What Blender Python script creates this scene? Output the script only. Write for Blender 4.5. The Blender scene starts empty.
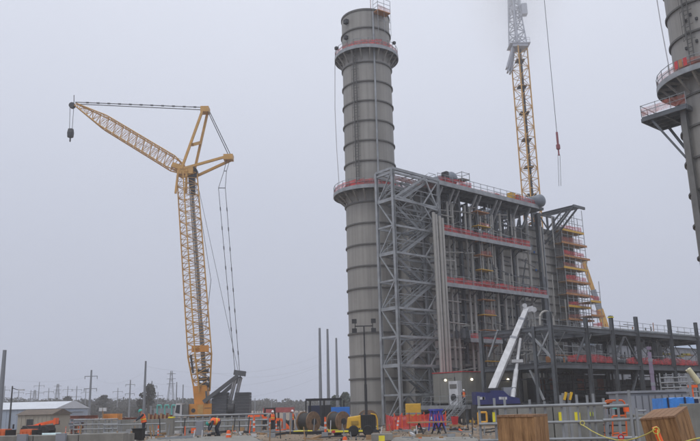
import bpy, bmesh, math, random
from mathutils import Vector, Matrix
random.seed(7)
sc = bpy.context.scene
COL = sc.collection
R_ = math.radians

# ------------------------------------------------------------------ camera
F_PX, PITCH, ROLL, EYE = 755.0, R_(13.75), R_(1.4), 3.0
Fv = Vector((0, math.cos(PITCH), math.sin(PITCH)))
U0 = Vector((0, -math.sin(PITCH), math.cos(PITCH)))
R0 = Vector((1, 0, 0))
Rv = R0 * math.cos(ROLL) - U0 * math.sin(ROLL)
Uv = U0 * math.cos(ROLL) + R0 * math.sin(ROLL)
CAM = Vector((0, 0, EYE))
cd = bpy.data.cameras.new('camera')
cam = bpy.data.objects.new('camera', cd)
COL.objects.link(cam)
cd.sensor_width = 36.0
cd.lens = F_PX / 700.0 * 36.0
cd.clip_start, cd.clip_end = 0.1, 6000
M = Matrix((Rv, Uv, -Fv)).transposed().to_4x4()
M.translation = CAM
cam.matrix_world = M
sc.camera = cam

# ------------------------------------------------------------------ sky, sun, exposure
SUN_EL, SUN_AZ = R_(58), R_(205)
w = bpy.data.worlds.new('World')
sc.world = w
w.use_nodes = True
nt = w.node_tree
nt.nodes.clear()
out = nt.nodes.new('ShaderNodeOutputWorld')
sky = nt.nodes.new('ShaderNodeTexSky')
sky.sky_type = 'NISHITA'
sky.sun_disc = False
sky.sun_elevation = SUN_EL
sky.sun_rotation = SUN_AZ
sky.dust_density = 4.0
bg1 = nt.nodes.new('ShaderNodeBackground')
bg1.inputs['Strength'].default_value = 0.05
nt.links.new(sky.outputs[0], bg1.inputs['Color'])
tc = nt.nodes.new('ShaderNodeTexCoord')
sep = nt.nodes.new('ShaderNodeSeparateXYZ')
nt.links.new(tc.outputs['Generated'], sep.inputs[0])
nz = nt.nodes.new('ShaderNodeTexNoise')
nz.inputs['Scale'].default_value = 1.6
nz.inputs['Detail'].default_value = 4.0
nt.links.new(tc.outputs['Generated'], nz.inputs['Vector'])
ma = nt.nodes.new('ShaderNodeMath')
ma.operation = 'MULTIPLY_ADD'
ma.inputs[1].default_value = 0.17
nt.links.new(nz.outputs['Fac'], ma.inputs[0])
nt.links.new(sep.outputs['Z'], ma.inputs[2])
cr = nt.nodes.new('ShaderNodeValToRGB')
e = cr.color_ramp.elements
e[0].position = 0.04
e[0].color = (0.405, 0.445, 0.57, 1)
e[1].position = 1.0
e[1].color = (1.12, 1.15, 1.22, 1)
x = e.new(0.16); x.color = (0.505, 0.548, 0.675, 1)
x = e.new(0.38); x.color = (0.635, 0.672, 0.785, 1)
x = e.new(0.60); x.color = (0.78, 0.815, 0.92, 1)
nt.links.new(ma.outputs[0], cr.inputs[0])
bg2 = nt.nodes.new('ShaderNodeBackground')
bg2.inputs['Strength'].default_value = 1.0
nt.links.new(cr.outputs[0], bg2.inputs['Color'])
mx = nt.nodes.new('ShaderNodeMixShader')
mx.inputs[0].default_value = 0.90
nt.links.new(bg1.outputs[0], mx.inputs[1])
nt.links.new(bg2.outputs[0], mx.inputs[2])
nt.links.new(mx.outputs[0], out.inputs['Surface'])

sd = bpy.data.lights.new('sun', 'SUN')
sun = bpy.data.objects.new('sun', sd)
COL.objects.link(sun)
sd.energy = 0.7
sd.angle = R_(25)
sd.color = (1.0, 0.97, 0.93)
sun.rotation_euler = Vector((-math.sin(SUN_AZ) * math.cos(SUN_EL), -math.cos(SUN_AZ) * math.cos(SUN_EL), -math.sin(SUN_EL))).to_track_quat('-Z', 'Y').to_euler()
sc.view_settings.view_transform = 'Standard'
sc.view_settings.look = 'None'
sc.view_settings.exposure = 0.09
sc.view_settings.gamma = 1.0
sc.cycles.volume_bounces = 16
sc.cycles.max_bounces = 18
sc.cycles.transparent_max_bounces = 24
sc.cycles.use_denoising = True

# ------------------------------------------------------------------ pixel helpers (photo pixels 700 x 441 -> world)
def ray(px, py):
    return Fv * F_PX + Rv * (px - 350.0) + Uv * (220.5 - py)
def at(px, py, Y):
    d = ray(px, py)
    return CAM + d * (Y / d.y)
HD = R_(49.0)
UA = Vector((math.sin(HD), math.cos(HD), 0))
VA = Vector((math.cos(HD), -math.sin(HD), 0))
S1 = at(369.8, 165, 100.0); S1.z = 0
def onv(px, py, v):
    d = ray(px, py); o = CAM - S1
    t = (v - o.dot(VA)) / d.dot(VA); P = o + d * t
    return P.dot(UA), P.z
def onu(px, py, u):
    d = ray(px, py); o = CAM - S1
    t = (u - o.dot(UA)) / d.dot(UA); P = o + d * t
    return P.dot(VA), P.z
def sm(a, b, t):
    t = max(0.0, min(1.0, (t - a) / (b - a)))
    return t * t * (3 - 2 * t)
def g(X, Y):
    z = 0.95 * (1 - sm(70, 105, Y)) + 0.40 * (1 - sm(-9, -3, X)) * (1 - sm(52, 68, Y))
    k = 1 - sm(20, 30, Y)
    return z * (1 - k) + 1.4 * k
def ghit(px, py):
    d = ray(px, py).normalized(); t = 10.0
    while t < 400:
        P = CAM + d * t
        if P.z <= g(P.x, P.y):
            return P
        t += 0.2
    return CAM + d * 100

# ------------------------------------------------------------------ materials
MATS = {}
def mat(name, col, rough=0.6, metal=0.0, var=0.25, scale=1.5, bump=0.0, bscale=20.0, stretch=None, alpha=None, emit=None, col2=None, streak=0.0):
    if name in MATS:
        return MATS[name]
    m = bpy.data.materials.new(name); m.use_nodes = True
    n = m.node_tree.nodes; l = m.node_tree.links
    b = n['Principled BSDF']
    b.inputs['Roughness'].default_value = rough
    b.inputs['Metallic'].default_value = metal
    t = n.new('ShaderNodeTexCoord')
    mp = n.new('ShaderNodeMapping')
    if stretch: mp.inputs['Scale'].default_value = stretch
    l.new(t.outputs['Object'], mp.inputs[0])
    no = n.new('ShaderNodeTexNoise')
    no.inputs['Scale'].default_value = scale; no.inputs['Detail'].default_value = 6; no.inputs['Roughness'].default_value = 0.65
    l.new(mp.outputs[0], no.inputs['Vector'])
    r = n.new('ShaderNodeValToRGB')
    r.color_ramp.elements[0].position = 0.3; r.color_ramp.elements[1].position = 0.7
    c1 = [max(0, c * (1 - var)) for c in col]
    c2 = list(col2) if col2 else [min(1, c * (1 + var)) for c in col]
    r.color_ramp.elements[0].color = (*c1, 1); r.color_ramp.elements[1].color = (*c2, 1)
    l.new(no.outputs['Fac'], r.inputs[0])
    cs = r.outputs[0]
    if streak > 0:
        mp2 = n.new('ShaderNodeMapping'); mp2.inputs['Scale'].default_value = (2.2, 2.2, 0.06)
        l.new(t.outputs['Object'], mp2.inputs[0])
        n2 = n.new('ShaderNodeTexNoise'); n2.inputs['Scale'].default_value = 1.3; n2.inputs['Detail'].default_value = 4
        l.new(mp2.outputs[0], n2.inputs['Vector'])
        r2 = n.new('ShaderNodeValToRGB')
        r2.color_ramp.elements[0].position = 0.35; r2.color_ramp.elements[1].position = 0.65
        r2.color_ramp.elements[0].color = (1 - streak, 1 - streak, 1 - streak, 1); r2.color_ramp.elements[1].color = (1, 1, 1, 1)
        l.new(n2.outputs['Fac'], r2.inputs[0])
        mm = n.new('ShaderNodeMix'); mm.data_type = 'RGBA'; mm.blend_type = 'MULTIPLY'; mm.inputs[0].default_value = 1.0
        l.new(cs, mm.inputs[6]); l.new(r2.outputs[0], mm.inputs[7])
        cs = mm.outputs[2]
    l.new(cs, b.inputs['Base Color'])
    if bump > 0:
        nb = n.new('ShaderNodeTexNoise'); nb.inputs['Scale'].default_value = bscale; nb.inputs['Detail'].default_value = 5
        l.new(mp.outputs[0], nb.inputs['Vector'])
        bp = n.new('ShaderNodeBump'); bp.inputs['Strength'].default_value = bump; bp.inputs['Distance'].default_value = 0.03
        l.new(nb.outputs['Fac'], bp.inputs['Height']); l.new(bp.outputs[0], b.inputs['Normal'])
    if emit:
        b.inputs['Emission Color'].default_value = (*emit[0], 1); b.inputs['Emission Strength'].default_value = emit[1]
    if alpha is not None:
        tr = n.new('ShaderNodeBsdfTransparent'); ms = n.new('ShaderNodeMixShader')
        na = n.new('ShaderNodeTexNoise'); na.inputs['Scale'].default_value = 0.9; na.inputs['Detail'].default_value = 8; na.inputs['Roughness'].default_value = 0.8
        l.new(t.outputs['Object'], na.inputs['Vector'])
        mr = n.new('ShaderNodeMapRange'); mr.inputs[1].default_value = 0.35; mr.inputs[2].default_value = 0.65
        mr.inputs[3].default_value = max(0, alpha - 0.33); mr.inputs[4].default_value = min(1, alpha + 0.28)
        l.new(na.outputs['Fac'], mr.inputs[0]); l.new(mr.outputs[0], ms.inputs[0])
        o = n['Material Output']
        l.new(tr.outputs[0], ms.inputs[1]); l.new(b.outputs[0], ms.inputs[2]); l.new(ms.outputs[0], o.inputs['Surface'])
    MATS[name] = m
    return m
stack_m = mat('stack_paint', (0.30, 0.288, 0.265), 0.55, 0, 0.13, 0.22, streak=0.2)
ring_m = mat('ring_steel', (0.10, 0.098, 0.092), 0.6, 0, 0.2, 2)
casing_m = mat('casing_panel', (0.45, 0.435, 0.405), 0.6, 0, 0.2, 0.5, streak=0.25)
stiff_m = mat('casing_stiffener', (0.14, 0.138, 0.132), 0.6, 0, 0.2, 1)
galv_m = mat('galvanised_steel', (0.285, 0.30, 0.315), 0.5, 0.2, 0.3, 0.9)
frame_m = mat('painted_frame_steel', (0.10, 0.11, 0.122), 0.5, 0.1, 0.35, 0.6)
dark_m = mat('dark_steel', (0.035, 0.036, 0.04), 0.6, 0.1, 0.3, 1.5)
pipe_m = mat('pale_insulated_pipe', (0.42, 0.41, 0.385), 0.55, 0.1, 0.12, 1.0, streak=0.25)
net_m = mat('red_safety_net', (0.52, 0.05, 0.055), 0.8, 0, 0.45, 2, alpha=0.6)
netp_m = mat('faded_safety_net', (0.42, 0.11, 0.075), 0.8, 0, 0.4, 2, alpha=0.42)
plank_m = mat('orange_scaffold_deck', (0.40, 0.18, 0.07), 0.7, 0, 0.3, 2)
cy_m = mat('crane_yellow_paint', (0.54, 0.30, 0.075), 0.5, 0, 0.18, 1.2)
co_m = mat('crane_orange_paint', (0.60, 0.25, 0.03), 0.45, 0, 0.15, 0.9)
cw_m = mat('counterweight_grey', (0.05, 0.055, 0.065), 0.7, 0, 0.2, 1)
rope_m = mat('wire_rope', (0.10, 0.105, 0.115), 0.6, 0.3, 0.2, 3)
white_m = mat('white_paint', (0.60, 0.61, 0.63), 0.45, 0, 0.14, 1.2, streak=0.15)
glass_m = mat('dark_glass', (0.02, 0.025, 0.03), 0.1, 0, 0.2, 1)
blue_m = mat('deep_blue_paint', (0.016, 0.022, 0.13), 0.4, 0, 0.2, 1)
cblue_m = mat('bright_blue_paint', (0.02, 0.17, 0.56), 0.5, 0, 0.15, 1)
navy_m = mat('navy_container', (0.02, 0.028, 0.07), 0.6, 0, 0.2, 1)
conc_m = mat('concrete', (0.25, 0.243, 0.22), 0.85, 0, 0.22, 0.8, 0.3, 12, streak=0.18)
concw_m = mat('wall_concrete', (0.255, 0.255, 0.238), 0.85, 0, 0.22, 0.9, 0.3, 12, streak=0.25)
wood_m = mat('crate_wood', (0.25, 0.125, 0.052), 0.8, 0, 0.45, 3.2, 0.5, 18, stretch=(4, 4, 0.6), col2=(0.44, 0.25, 0.115))
woodp_m = mat('weathered_wood_top', (0.26, 0.15, 0.085), 0.8, 0, 0.25, 3, 0.4, 18, stretch=(1, 6, 1))
timber_m = mat('timber', (0.33, 0.21, 0.11), 0.8, 0, 0.3, 2)
orange_m = mat('safety_orange', (0.85, 0.13, 0.025), 0.55, 0, 0.12, 2)
red_m = mat('red_paint', (0.52, 0.035, 0.04), 0.55, 0, 0.2, 2)
yel_m = mat('yellow_paint', (0.62, 0.36, 0.03), 0.5, 0, 0.15, 1.5)
tape_m = mat('yellow_tape', (0.80, 0.70, 0.05), 0.6, 0, 0.1, 2)
rub_m = mat('black_rubber', (0.02, 0.02, 0.021), 0.8, 0, 0.3, 4)
teal_m = mat('teal_paint', (0.10, 0.42, 0.38), 0.5, 0, 0.15, 2)
skin_m = mat('skin', (0.42, 0.24, 0.17), 0.6, 0, 0.1, 4)
jean_m = mat('dark_trousers', (0.025, 0.03, 0.045), 0.85, 0, 0.3, 8)
vest_m = mat('hi_vis_vest', (0.88, 0.15, 0.04), 0.7, 0, 0.1, 8)
shirt_m = mat('dark_sweater', (0.035, 0.045, 0.06), 0.85, 0, 0.2, 8)
reel_m = mat('reel_wood', (0.19, 0.12, 0.072), 0.8, 0, 0.35, 3)
cable_m = mat('black_cable', (0.03, 0.028, 0.027), 0.6, 0, 0.3, 6)
bark_m = mat('bark', (0.06, 0.05, 0.042), 0.9, 0, 0.3, 3)
leaf_m = mat('winter_foliage', (0.045, 0.045, 0.034), 0.8, 0, 0.45, 0.15)
pine_m = mat('pine_foliage', (0.035, 0.055, 0.03), 0.8, 0, 0.4, 0.5)
pole_m = mat('pole_steel', (0.20, 0.215, 0.24), 0.6, 0.2, 0.15, 0.5)
beige_m = mat('beige_siding', (0.36, 0.33, 0.27), 0.7, 0, 0.08, 0.6)
shed_m = mat('pale_blue_siding', (0.33, 0.39, 0.48), 0.6, 0, 0.08, 0.4)
roofw_m = mat('pale_metal_roof', (0.60, 0.63, 0.68), 0.5, 0, 0.08, 0.4)
roofb_m = mat('brown_roof', (0.13, 0.10, 0.075), 0.8, 0, 0.2, 1)
rust_m = mat('rusty_steel', (0.20, 0.065, 0.035), 0.85, 0, 0.4, 1.2)
enc_m = mat('enclosure_siding', (0.225, 0.222, 0.20), 0.6, 0, 0.08, 0.6, streak=0.12)
lilac_m = mat('lilac_wrap', (0.24, 0.195, 0.27), 0.6, 0, 0.35, 1.5)
stuffg_m = mat('container_grey', (0.27, 0.285, 0.32), 0.6, 0, 0.1, 0.8, streak=0.15)
lamp_m = mat('lit_lamp', (0.9, 0.85, 0.7), 0.5, 0, 0.0, 1, emit=((1.0, 0.86, 0.62), 5.0))
hazed_m = mat('crane_grey_painted_haze', (0.44, 0.46, 0.51), 0.5, 0, 0.12, 1)  # fading into cloud is painted into this colour of the tower crane head
rope_y = mat('yellow_rope', (0.62, 0.55, 0.13), 0.8, 0, 0.2, 10)

# ------------------------------------------------------------------ mesh builder
class MB:
    def __init__(s):
        s.v = []; s.f = []
    def quad_prism(s, a, b):           # two lists of points (same length), sides + caps
        n = len(a); o = len(s.v)
        s.v += [tuple(p) for p in a] + [tuple(p) for p in b]
        for i in range(n):
            j = (i + 1) % n
            s.f.append((o + i, o + j, o + n + j, o + n + i))
        s.f.append(tuple(o + i for i in reversed(range(n))))
        s.f.append(tuple(o + n + i for i in range(n)))
        return s
    def box(s, x0, x1, y0, y1, z0, z1):
        return s.quad_prism([(x0, y0, z0), (x1, y0, z0), (x1, y1, z0), (x0, y1, z0)], [(x0, y0, z1), (x1, y0, z1), (x1, y1, z1), (x0, y1, z1)])
    def frame(s, p, q, up=None):
        p = Vector(p); q = Vector(q); d = (q - p).normalized()
        if up is None:
            up = Vector((0, 0, 1)) if abs(d.z) < 0.95 else Vector((1, 0, 0))
        a = d.cross(Vector(up)).normalized(); b = a.cross(d).normalized()
        return p, q, a, b
    def bar(s, p, q, w, h=None, up=None):
        h = h or w
        p, q, a, b = s.frame(p, q, up)
        c = [(-w / 2, -h / 2), (w / 2, -h / 2), (w / 2, h / 2), (-w / 2, h / 2)]
        return s.quad_prism([p + a * i + b * j for i, j in c], [q + a * i + b * j for i, j in c])
    def ibeam(s, p, q, w, h, up=None, t=0.05):
        p, q, a, b = s.frame(p, q, up); k = t * 0.45
        c = [(-w / 2, -h / 2), (w / 2, -h / 2), (w / 2, -h / 2 + t), (k, -h / 2 + t), (k, h / 2 - t), (w / 2, h / 2 - t), (w / 2, h / 2), (-w / 2, h / 2), (-w / 2, h / 2 - t), (-k, h / 2 - t), (-k, -h / 2 + t), (-w / 2, -h / 2 + t)]
        return s.quad_prism([p + a * i + b * j for i, j in c], [q + a * i + b * j for i, j in c])
    def tube(s, p, q, r, r2=None, n=8):
        r2 = r if r2 is None else r2
        p, q, a, b = s.frame(p, q)
        A = [(math.cos(2 * math.pi * i / n), math.sin(2 * math.pi * i / n)) for i in range(n)]
        return s.quad_prism([p + a * (r * c) + b * (r * d) for c, d in A], [q + a * (r2 * c) + b * (r2 * d) for c, d in A])
    def path(s, pts, r, n=6):
        for i in range(len(pts) - 1):
            s.tube(pts[i], pts[i + 1], r, n=n)
        return s
    def lathe(s, prof, n=32, c=(0, 0, 0), axis='z', cap=True):
        o = len(s.v); k = len(prof)
        for i in range(n):
            a = 2 * math.pi * i / n; ca, sa = math.cos(a), math.sin(a)
            for r, z in prof:
                if axis == 'z': P = (r * ca, r * sa, z)
                elif axis == 'y': P = (r * ca, z, -r * sa)
                else: P = (z, r * ca, r * sa)
                s.v.append((P[0] + c[0], P[1] + c[1], P[2] + c[2]))
        for i in range(n):
            j = (i + 1) % n
            for m in range(k - 1):
                s.f.append((o + i * k + m, o + j * k + m, o + j * k + m + 1, o + i * k + m + 1))
        if cap:
            s.f.append(tuple(o + i * k for i in reversed(range(n))))
            s.f.append(tuple(o + i * k + k - 1 for i in range(n)))
        return s
    def quad(s, a, b, c, d):
        o = len(s.v); s.v += [tuple(a), tuple(b), tuple(c), tuple(d)]; s.f.append((o, o + 1, o + 2, o + 3)); return s
    def mesh(s, name, m, inv=None, smooth=False):
        me = bpy.data.meshes.new(name)
        vs = s.v if inv is None else [inv @ Vector(p) for p in s.v]
        me.from_pydata([tuple(p) for p in vs], [], s.f)
        if smooth:
            me.polygons.foreach_set('use_smooth', [True] * len(me.polygons))
            try: me.set_sharp_from_angle(angle=R_(40))
            except Exception: pass
        me.materials.append(m)
        me.update()
        return me
def rail_mb(mb, pts, h=1.1, r=0.035, step=2.0, rails=(0.55, 1.1)):
    for a, b in zip(pts[:-1], pts[1:]):
        a = Vector(a); b = Vector(b); L = (b - a).length; n = max(1, int(round(L / step)))
        for i in range(n + 1):
            p = a.lerp(b, i / n); mb.bar(p, p + Vector((0, 0, h)), r * 1.5)
        for z in rails:
            mb.bar(a + Vector((0, 0, z)), b + Vector((0, 0, z)), r * 1.5)
    return mb
def net_mb(mb, pts, z0=0.05, z1=1.05):
    for a, b in zip(pts[:-1], pts[1:]):
        a = Vector(a); b = Vector(b); n = max(1, int((b - a).length / 2.0))
        for i in range(n):
            p = a.lerp(b, i / n); q = a.lerp(b, (i + 1) / n)
            if random.random() < 0.1 and n > 3: continue
            da = random.uniform(-0.42, 0.02); db = random.uniform(-0.3, 0.02)
            mb.quad(p + Vector((0, 0, z0)), q + Vector((0, 0, z0)), q + Vector((0, 0, z1 + db)), p + Vector((0, 0, z1 + da)))
    return mb
class Thing:
    def __init__(s, name, label, cat, loc=(0, 0, 0), rotz=0.0, group=None):
        o = bpy.data.objects.new(name, None); COL.objects.link(o)
        o.location = loc; o.rotation_euler = (0, 0, rotz); o.empty_display_size = 0.3
        o['label'] = label; o['category'] = cat
        if group: o['group'] = group
        s.o = o
        s.mw = Matrix.Translation(Vector(loc)) @ Matrix.Rotation(rotz, 4, 'Z')
        s.inv = s.mw.inverted()
    def add(s, name, mb, m, world=False, parent=None, smooth=False, kind=None, label=None):
        me = mb.mesh(name, m, s.inv if world else None, smooth)
        ob = bpy.data.objects.new(name, me); COL.objects.link(ob)
        ob.parent = parent or s.o
        if kind: ob['kind'] = kind
        if label: ob['label'] = label
        return ob
    def inst(s, src, loc, parent=None, rotz=0.0):
        c = src.copy(); COL.objects.link(c); c.parent = parent or s.o
        c.location = loc; c.rotation_euler = (0, 0, rotz)
        return c
def solo(name, mb, m, label, cat, base, group=None, smooth=False, kind=None):
    """a thing that is one mesh: base = world origin"""
    me = mb.mesh(name, m, Matrix.Translation(-Vector(base)), smooth)
    o = bpy.data.objects.new(name, me); COL.objects.link(o); o.location = base
    if kind: o['kind'] = kind
    else:
        o['label'] = label; o['category'] = cat
        if group: o['group'] = group
    return o
def struct(name, mb, m, smooth=False):
    me = mb.mesh(name, m, None, smooth)
    o = bpy.data.objects.new(name, me); COL.objects.link(o); o['kind'] = 'structure'
    return o
def copy_tree(o, loc, rotz, label, parent=None):
    c = o.copy(); COL.objects.link(c)
    if parent is None:
        c.location = loc; c.rotation_euler = (0, 0, rotz); c['label'] = label
    else:
        c.parent = parent
    for ch in list(o.children):
        copy_tree(ch, None, 0, None, c)
    return c
def bevel(o, wd=0.02, seg=2):
    b = o.modifiers.new('bevel', 'BEVEL'); b.width = wd; b.segments = seg; b.limit_method = 'ANGLE'
    return o

# ------------------------------------------------------------------ ground
def grid_axis(lo, hi, near, step):
    a = []; t = -near
    while t <= near: a.append(t); t += step
    k = near
    while k < hi: k *= 1.35; a.append(k)
    k = -near
    while k > lo: k *= 1.35; a.insert(0, k)
    return a
gx = grid_axis(-3000, 3000, 80, 2.5)
gy = [y * 2.0 - 20 for y in range(0, 76)]
k = gy[-1]
while k < 4000: k *= 1.3; gy.append(k)
mb = MB()
rg = random.Random(3)
for yy in gy:
    for xx in gx:
        j = rg.uniform(-0.05, 0.05) if 32 < yy < 130 and abs(xx) < 80 else 0
        mb.v.append((xx, yy, g(xx, yy) + j))
nx = len(gx)
for i in range(len(gy) - 1):
    for j in range(nx - 1):
        mb.f.append((i * nx + j, i * nx + j + 1, (i + 1) * nx + j + 1, (i + 1) * nx + j))
dirt = mat('site_dirt', (0.17, 0.115, 0.07), 0.95, 0, 0.45, 0.35, 0.8, 3.0, col2=(0.32, 0.25, 0.18))
struct('ground', mb, dirt, True)

# ------------------------------------------------------------------ boiler frame helpers: local x = u, local y = -v
BR = math.pi / 2 - HD
def L(u, v, z): return Vector((u, -v, z))
def circ(r, z, a0=0, a1=360, n=40):
    return [Vector((r * math.cos(R_(a0 + (a1 - a0) * i / n)), r * math.sin(R_(a0 + (a1 - a0) * i / n)), z)) for i in range(n + 1)]

# ------------------------------------------------------------------ exhaust stacks
RS = 3.45
def exhaust_stack(loc, label, upper, netmat):
    t = Thing('exhaust_stack', label, 'stack', loc, BR, 'round steel exhaust stacks')
    TOP = 57.4
    sh = MB().lathe([(RS, 0), (RS, TOP), (RS - 0.06, TOP), (RS - 0.06, TOP - 6)], 72, cap=False)
    t.add('shell', sh, stack_m, smooth=True)
    rim = MB().lathe([(RS + 0.005, TOP - 0.25), (RS + 0.10, TOP - 0.25), (RS + 0.10, TOP + 0.02), (RS - 0.1, TOP + 0.02)], 72, cap=False)
    t.add('rim', rim, ring_m)
    r0 = None
    zs = [46.4 - 2.87 * k for k in range(16)] + [49.27, 54.5]
    for z in zs:
        if r0 is None:
            r0 = t.add('stiffener_ring', MB().lathe([(RS + 0.002, -0.09), (RS + 0.17, -0.09), (RS + 0.17, 0.09), (RS + 0.002, 0.09)], 72, cap=False), ring_m)
            r0.location = (0, 0, z)
        else:
            t.inst(r0, (0, 0, z))
    for z, R, a0, a1 in ((31.0, 5.05, 0, 360), (51.3, 4.5, 0, 360)):
        d = MB().lathe([(RS + 0.01, z - 0.12), (R, z - 0.12), (R, z), (RS + 0.01, z)], 56, cap=False)
        dk = t.add('ring_platform', d, frame_m)
        eb = MB().lathe([(R + 0.003, z - 0.38), (R + 0.09, z - 0.38), (R + 0.09, z + 0.12), (R + 0.003, z + 0.12)], 56, cap=False)
        t.add('edge_beam', eb, galv_m, parent=dk)
        b = MB()
        for i in range(20):
            a = 2 * math.pi * i / 20; c, s_ = math.cos(a), math.sin(a)
            b.bar((RS * c, RS * s_, z - 1.6), ((R - 0.1) * c, (R - 0.1) * s_, z - 0.16), 0.16)
            b.bar((RS * c, RS * s_, z - 0.25), ((R - 0.05) * c, (R - 0.05) * s_, z - 0.25), 0.14, 0.22)
        t.add('bracket', b, stack_m, parent=dk, kind='stuff')
        rl = MB(); pts = circ(R, z, n=28); rail_mb(rl, pts, 1.15, 0.03, 3.0)
        t.add('guard_rail', rl, galv_m, parent=dk)
        t.add('safety_net', net_mb(MB(), [p * 0.995 + Vector((0, 0, p.z * 0.005)) for p in pts], 0.1, 1.0), netmat, parent=dk)
    # direction to camera
    tocam = (CAM - Vector(loc)); ang = math.degrees(math.atan2(tocam.y, tocam.x)) - math.degrees(BR)
    def pol(da, r, z):
        a = R_(ang + da); return Vector((r * math.cos(a), r * math.sin(a), z))
    lad = MB()
    for s_ in (-3.2, 3.2):
        lad.bar(pol(-26 + s_, RS + 0.35, 32), pol(-26 + s_, RS + 0.35, 51), 0.09)
    z = 32.2
    while z < 51:
        lad.bar(pol(-29.2, RS + 0.35, z), pol(-22.8, RS + 0.35, z), 0.05); z += 0.4
    z = 34
    while z < 51:
        for d0 in (-31, -26, -21):
            lad.bar(pol(d0, RS + 0.95 if d0 == -26 else RS + 0.7, z), pol(d0 + 5, RS + 0.95 if d0 == -31 else RS + 0.7, z), 0.04)
        z += 1.4
    for d0 in (-31, -26, -21):
        lad.bar(pol(d0, RS + (0.95 if d0 == -26 else 0.7), 34), pol(d0, RS + (0.95 if d0 == -26 else 0.7), 51), 0.035)
    t.add('ladder', lad, ring_m)
    t.add('conduit', MB().tube(pol(17, RS + 0.28, 30), pol(17, RS + 0.28, TOP - 0.6), 0.13), galv_m, smooth=True)
    hz = MB(); hr = 0 if upper else -0.55; hz.path([pol(-96, 4.6 + hr, 51), pol(-97, 4.75 + hr, 44), pol(-96, 4.6 + hr, 38), pol(-90, 4.3 + hr, 32)], 0.05)
    t.add('hanging_hose', hz, white_m)
    # small basket on the rim
    bk = MB(); c0 = pol(36, RS + 0.55, TOP - 0.7); a = R_(ang + 36)
    e1 = Vector((-math.sin(a), math.cos(a), 0)); e2 = Vector((math.cos(a), math.sin(a), 0))
    bk.bar(c0 - e1 * 1.1, c0 + e1 * 1.1, 1.2, 0.12)
    bo = t.add('rim_basket', bk, plank_m)
    fr = MB(); cs = [c0 + e1 * 1.1 + e2 * .55, c0 - e1 * 1.1 + e2 * .55, c0 - e1 * 1.1 - e2 * .55]
    rail_mb(fr, cs, 1.9, 0.03, 1.1, (0.6, 1.2, 1.9)); rail_mb(fr, [p - Vector((0, 0, 3.5)) for p in cs[:2]], 3.5, 0.025, 1.1, (1, 2))
    t.add('rail', fr, galv_m, parent=bo)
    t.add('safety_net', net_mb(MB(), cs[:2], 0.0, 0.9), netp_m, parent=bo)
    t.add('lightning_rod', MB().tube(pol(14, RS - 0.05, TOP - 0.5), pol(14, RS - 0.05, TOP + 1.6), 0.04), rust_m)
    for da, r, z, s_ in ((-50, RS + 0.2, 53.6, .25), (-48, RS + .2, 56, .3), (-70, 4.5, 52.4, .2), (62, 4.5, 52.6, .18)):
        p = pol(da, r, z); t.add('junction_box', MB().box(p.x - s_, p.x + s_, p.y - s_, p.y + s_, z - s_, z + s_), dark_m)
    if not upper:
        for da, m_ in ((-38, red_m), (-33, plank_m), (-28, red_m)):
            p = pol(da, 5.08, 31.3); q = pol(da + 4, 5.08, 31.3)
            t.add('banner', MB().quad(p, q, q + Vector((0, 0, .75)), p + Vector((0, 0, .75))), m_)
        for da, z in ((-30, 36.2), (-22, 36.6), (-14, 36.0), (-35, 33.6), (-18, 33.9)):
            p = pol(da, RS + .06, z); t.add('anchor_lug', MB().box(p.x - .1, p.x + .1, p.y - .1, p.y + .1, z - .12, z + .12), dark_m)
    return t, pol
st1, pol1 = exhaust_stack(S1, 'whole round grey exhaust stack with two red-railed ring platforms, beside the stair tower', True, net_m)
S2 = S1 + VA * 47.2
st2, pol2 = exhaust_stack(S2, 'round grey exhaust stack cut off by the right edge of the picture', False, netp_m)
# side platform of the right stack, its own leg and brace
pf = MB(); z = 28.2; u0, u1, v0, v1 = -4.2, -0.5, -5.4, -1.2
pf.box(u0, u1, -v1, -v0, z - 0.1, z)
for i in range(5):
    uu = u0 + (u1 - u0) * i / 4; pf.bar(L(uu, v0, z - 0.3), L(uu, v1, z - 0.3), 0.16, 0.3)
for i in range(3):
    vv = v0 + (v1 - v0) * i / 2; pf.bar(L(u0, vv, z - 0.32), L(u1, vv, z - 0.32), 0.18, 0.36)
so = st2.add('side_platform', pf, frame_m)
pts = [L(u1, v0, z), L(u0, v0, z), L(u0, v1, z)]
st2.add('guard_rail', rail_mb(MB(), pts, 1.15, 0.03, 1.2), galv_m, parent=so)
st2.add('safety_net', net_mb(MB(), pts, 0.08, 1.0), netp_m, parent=so)
st2.add('brace', MB().bar(L(-4.0, -4.6, z - 0.4), L(-3.4, -2.2, z - 4.6), 0.2), frame_m, parent=so)
st2.add('brace', MB().bar(L(-0.8, -4.6, z - 0.4), L(-1.2, -2.3, z - 4.6), 0.2), frame_m, parent=so)
st2.add('support_leg', MB().ibeam(L(-3.4, -1.85, 0), L(-3.4, -1.85, z - 0.2), 0.5, 0.5), stiff_m, parent=so)

# ------------------------------------------------------------------ heat recovery boiler
bo = Thing('heat_recovery_boiler', 'huge grey boiler house with red-netted walkways and drums on its roof', 'boiler', S1, BR)
CV = 6.3
UE, UM = 34.4, 26.0
core = MB().box(4.6, UM, -CV + 0.12, CV, 1.0, 26.3)
core.box(UM, UE, -CV + 0.12, CV, 1.0, 29.2)
core_o = bo.add('casing', core, stiff_m)
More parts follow.
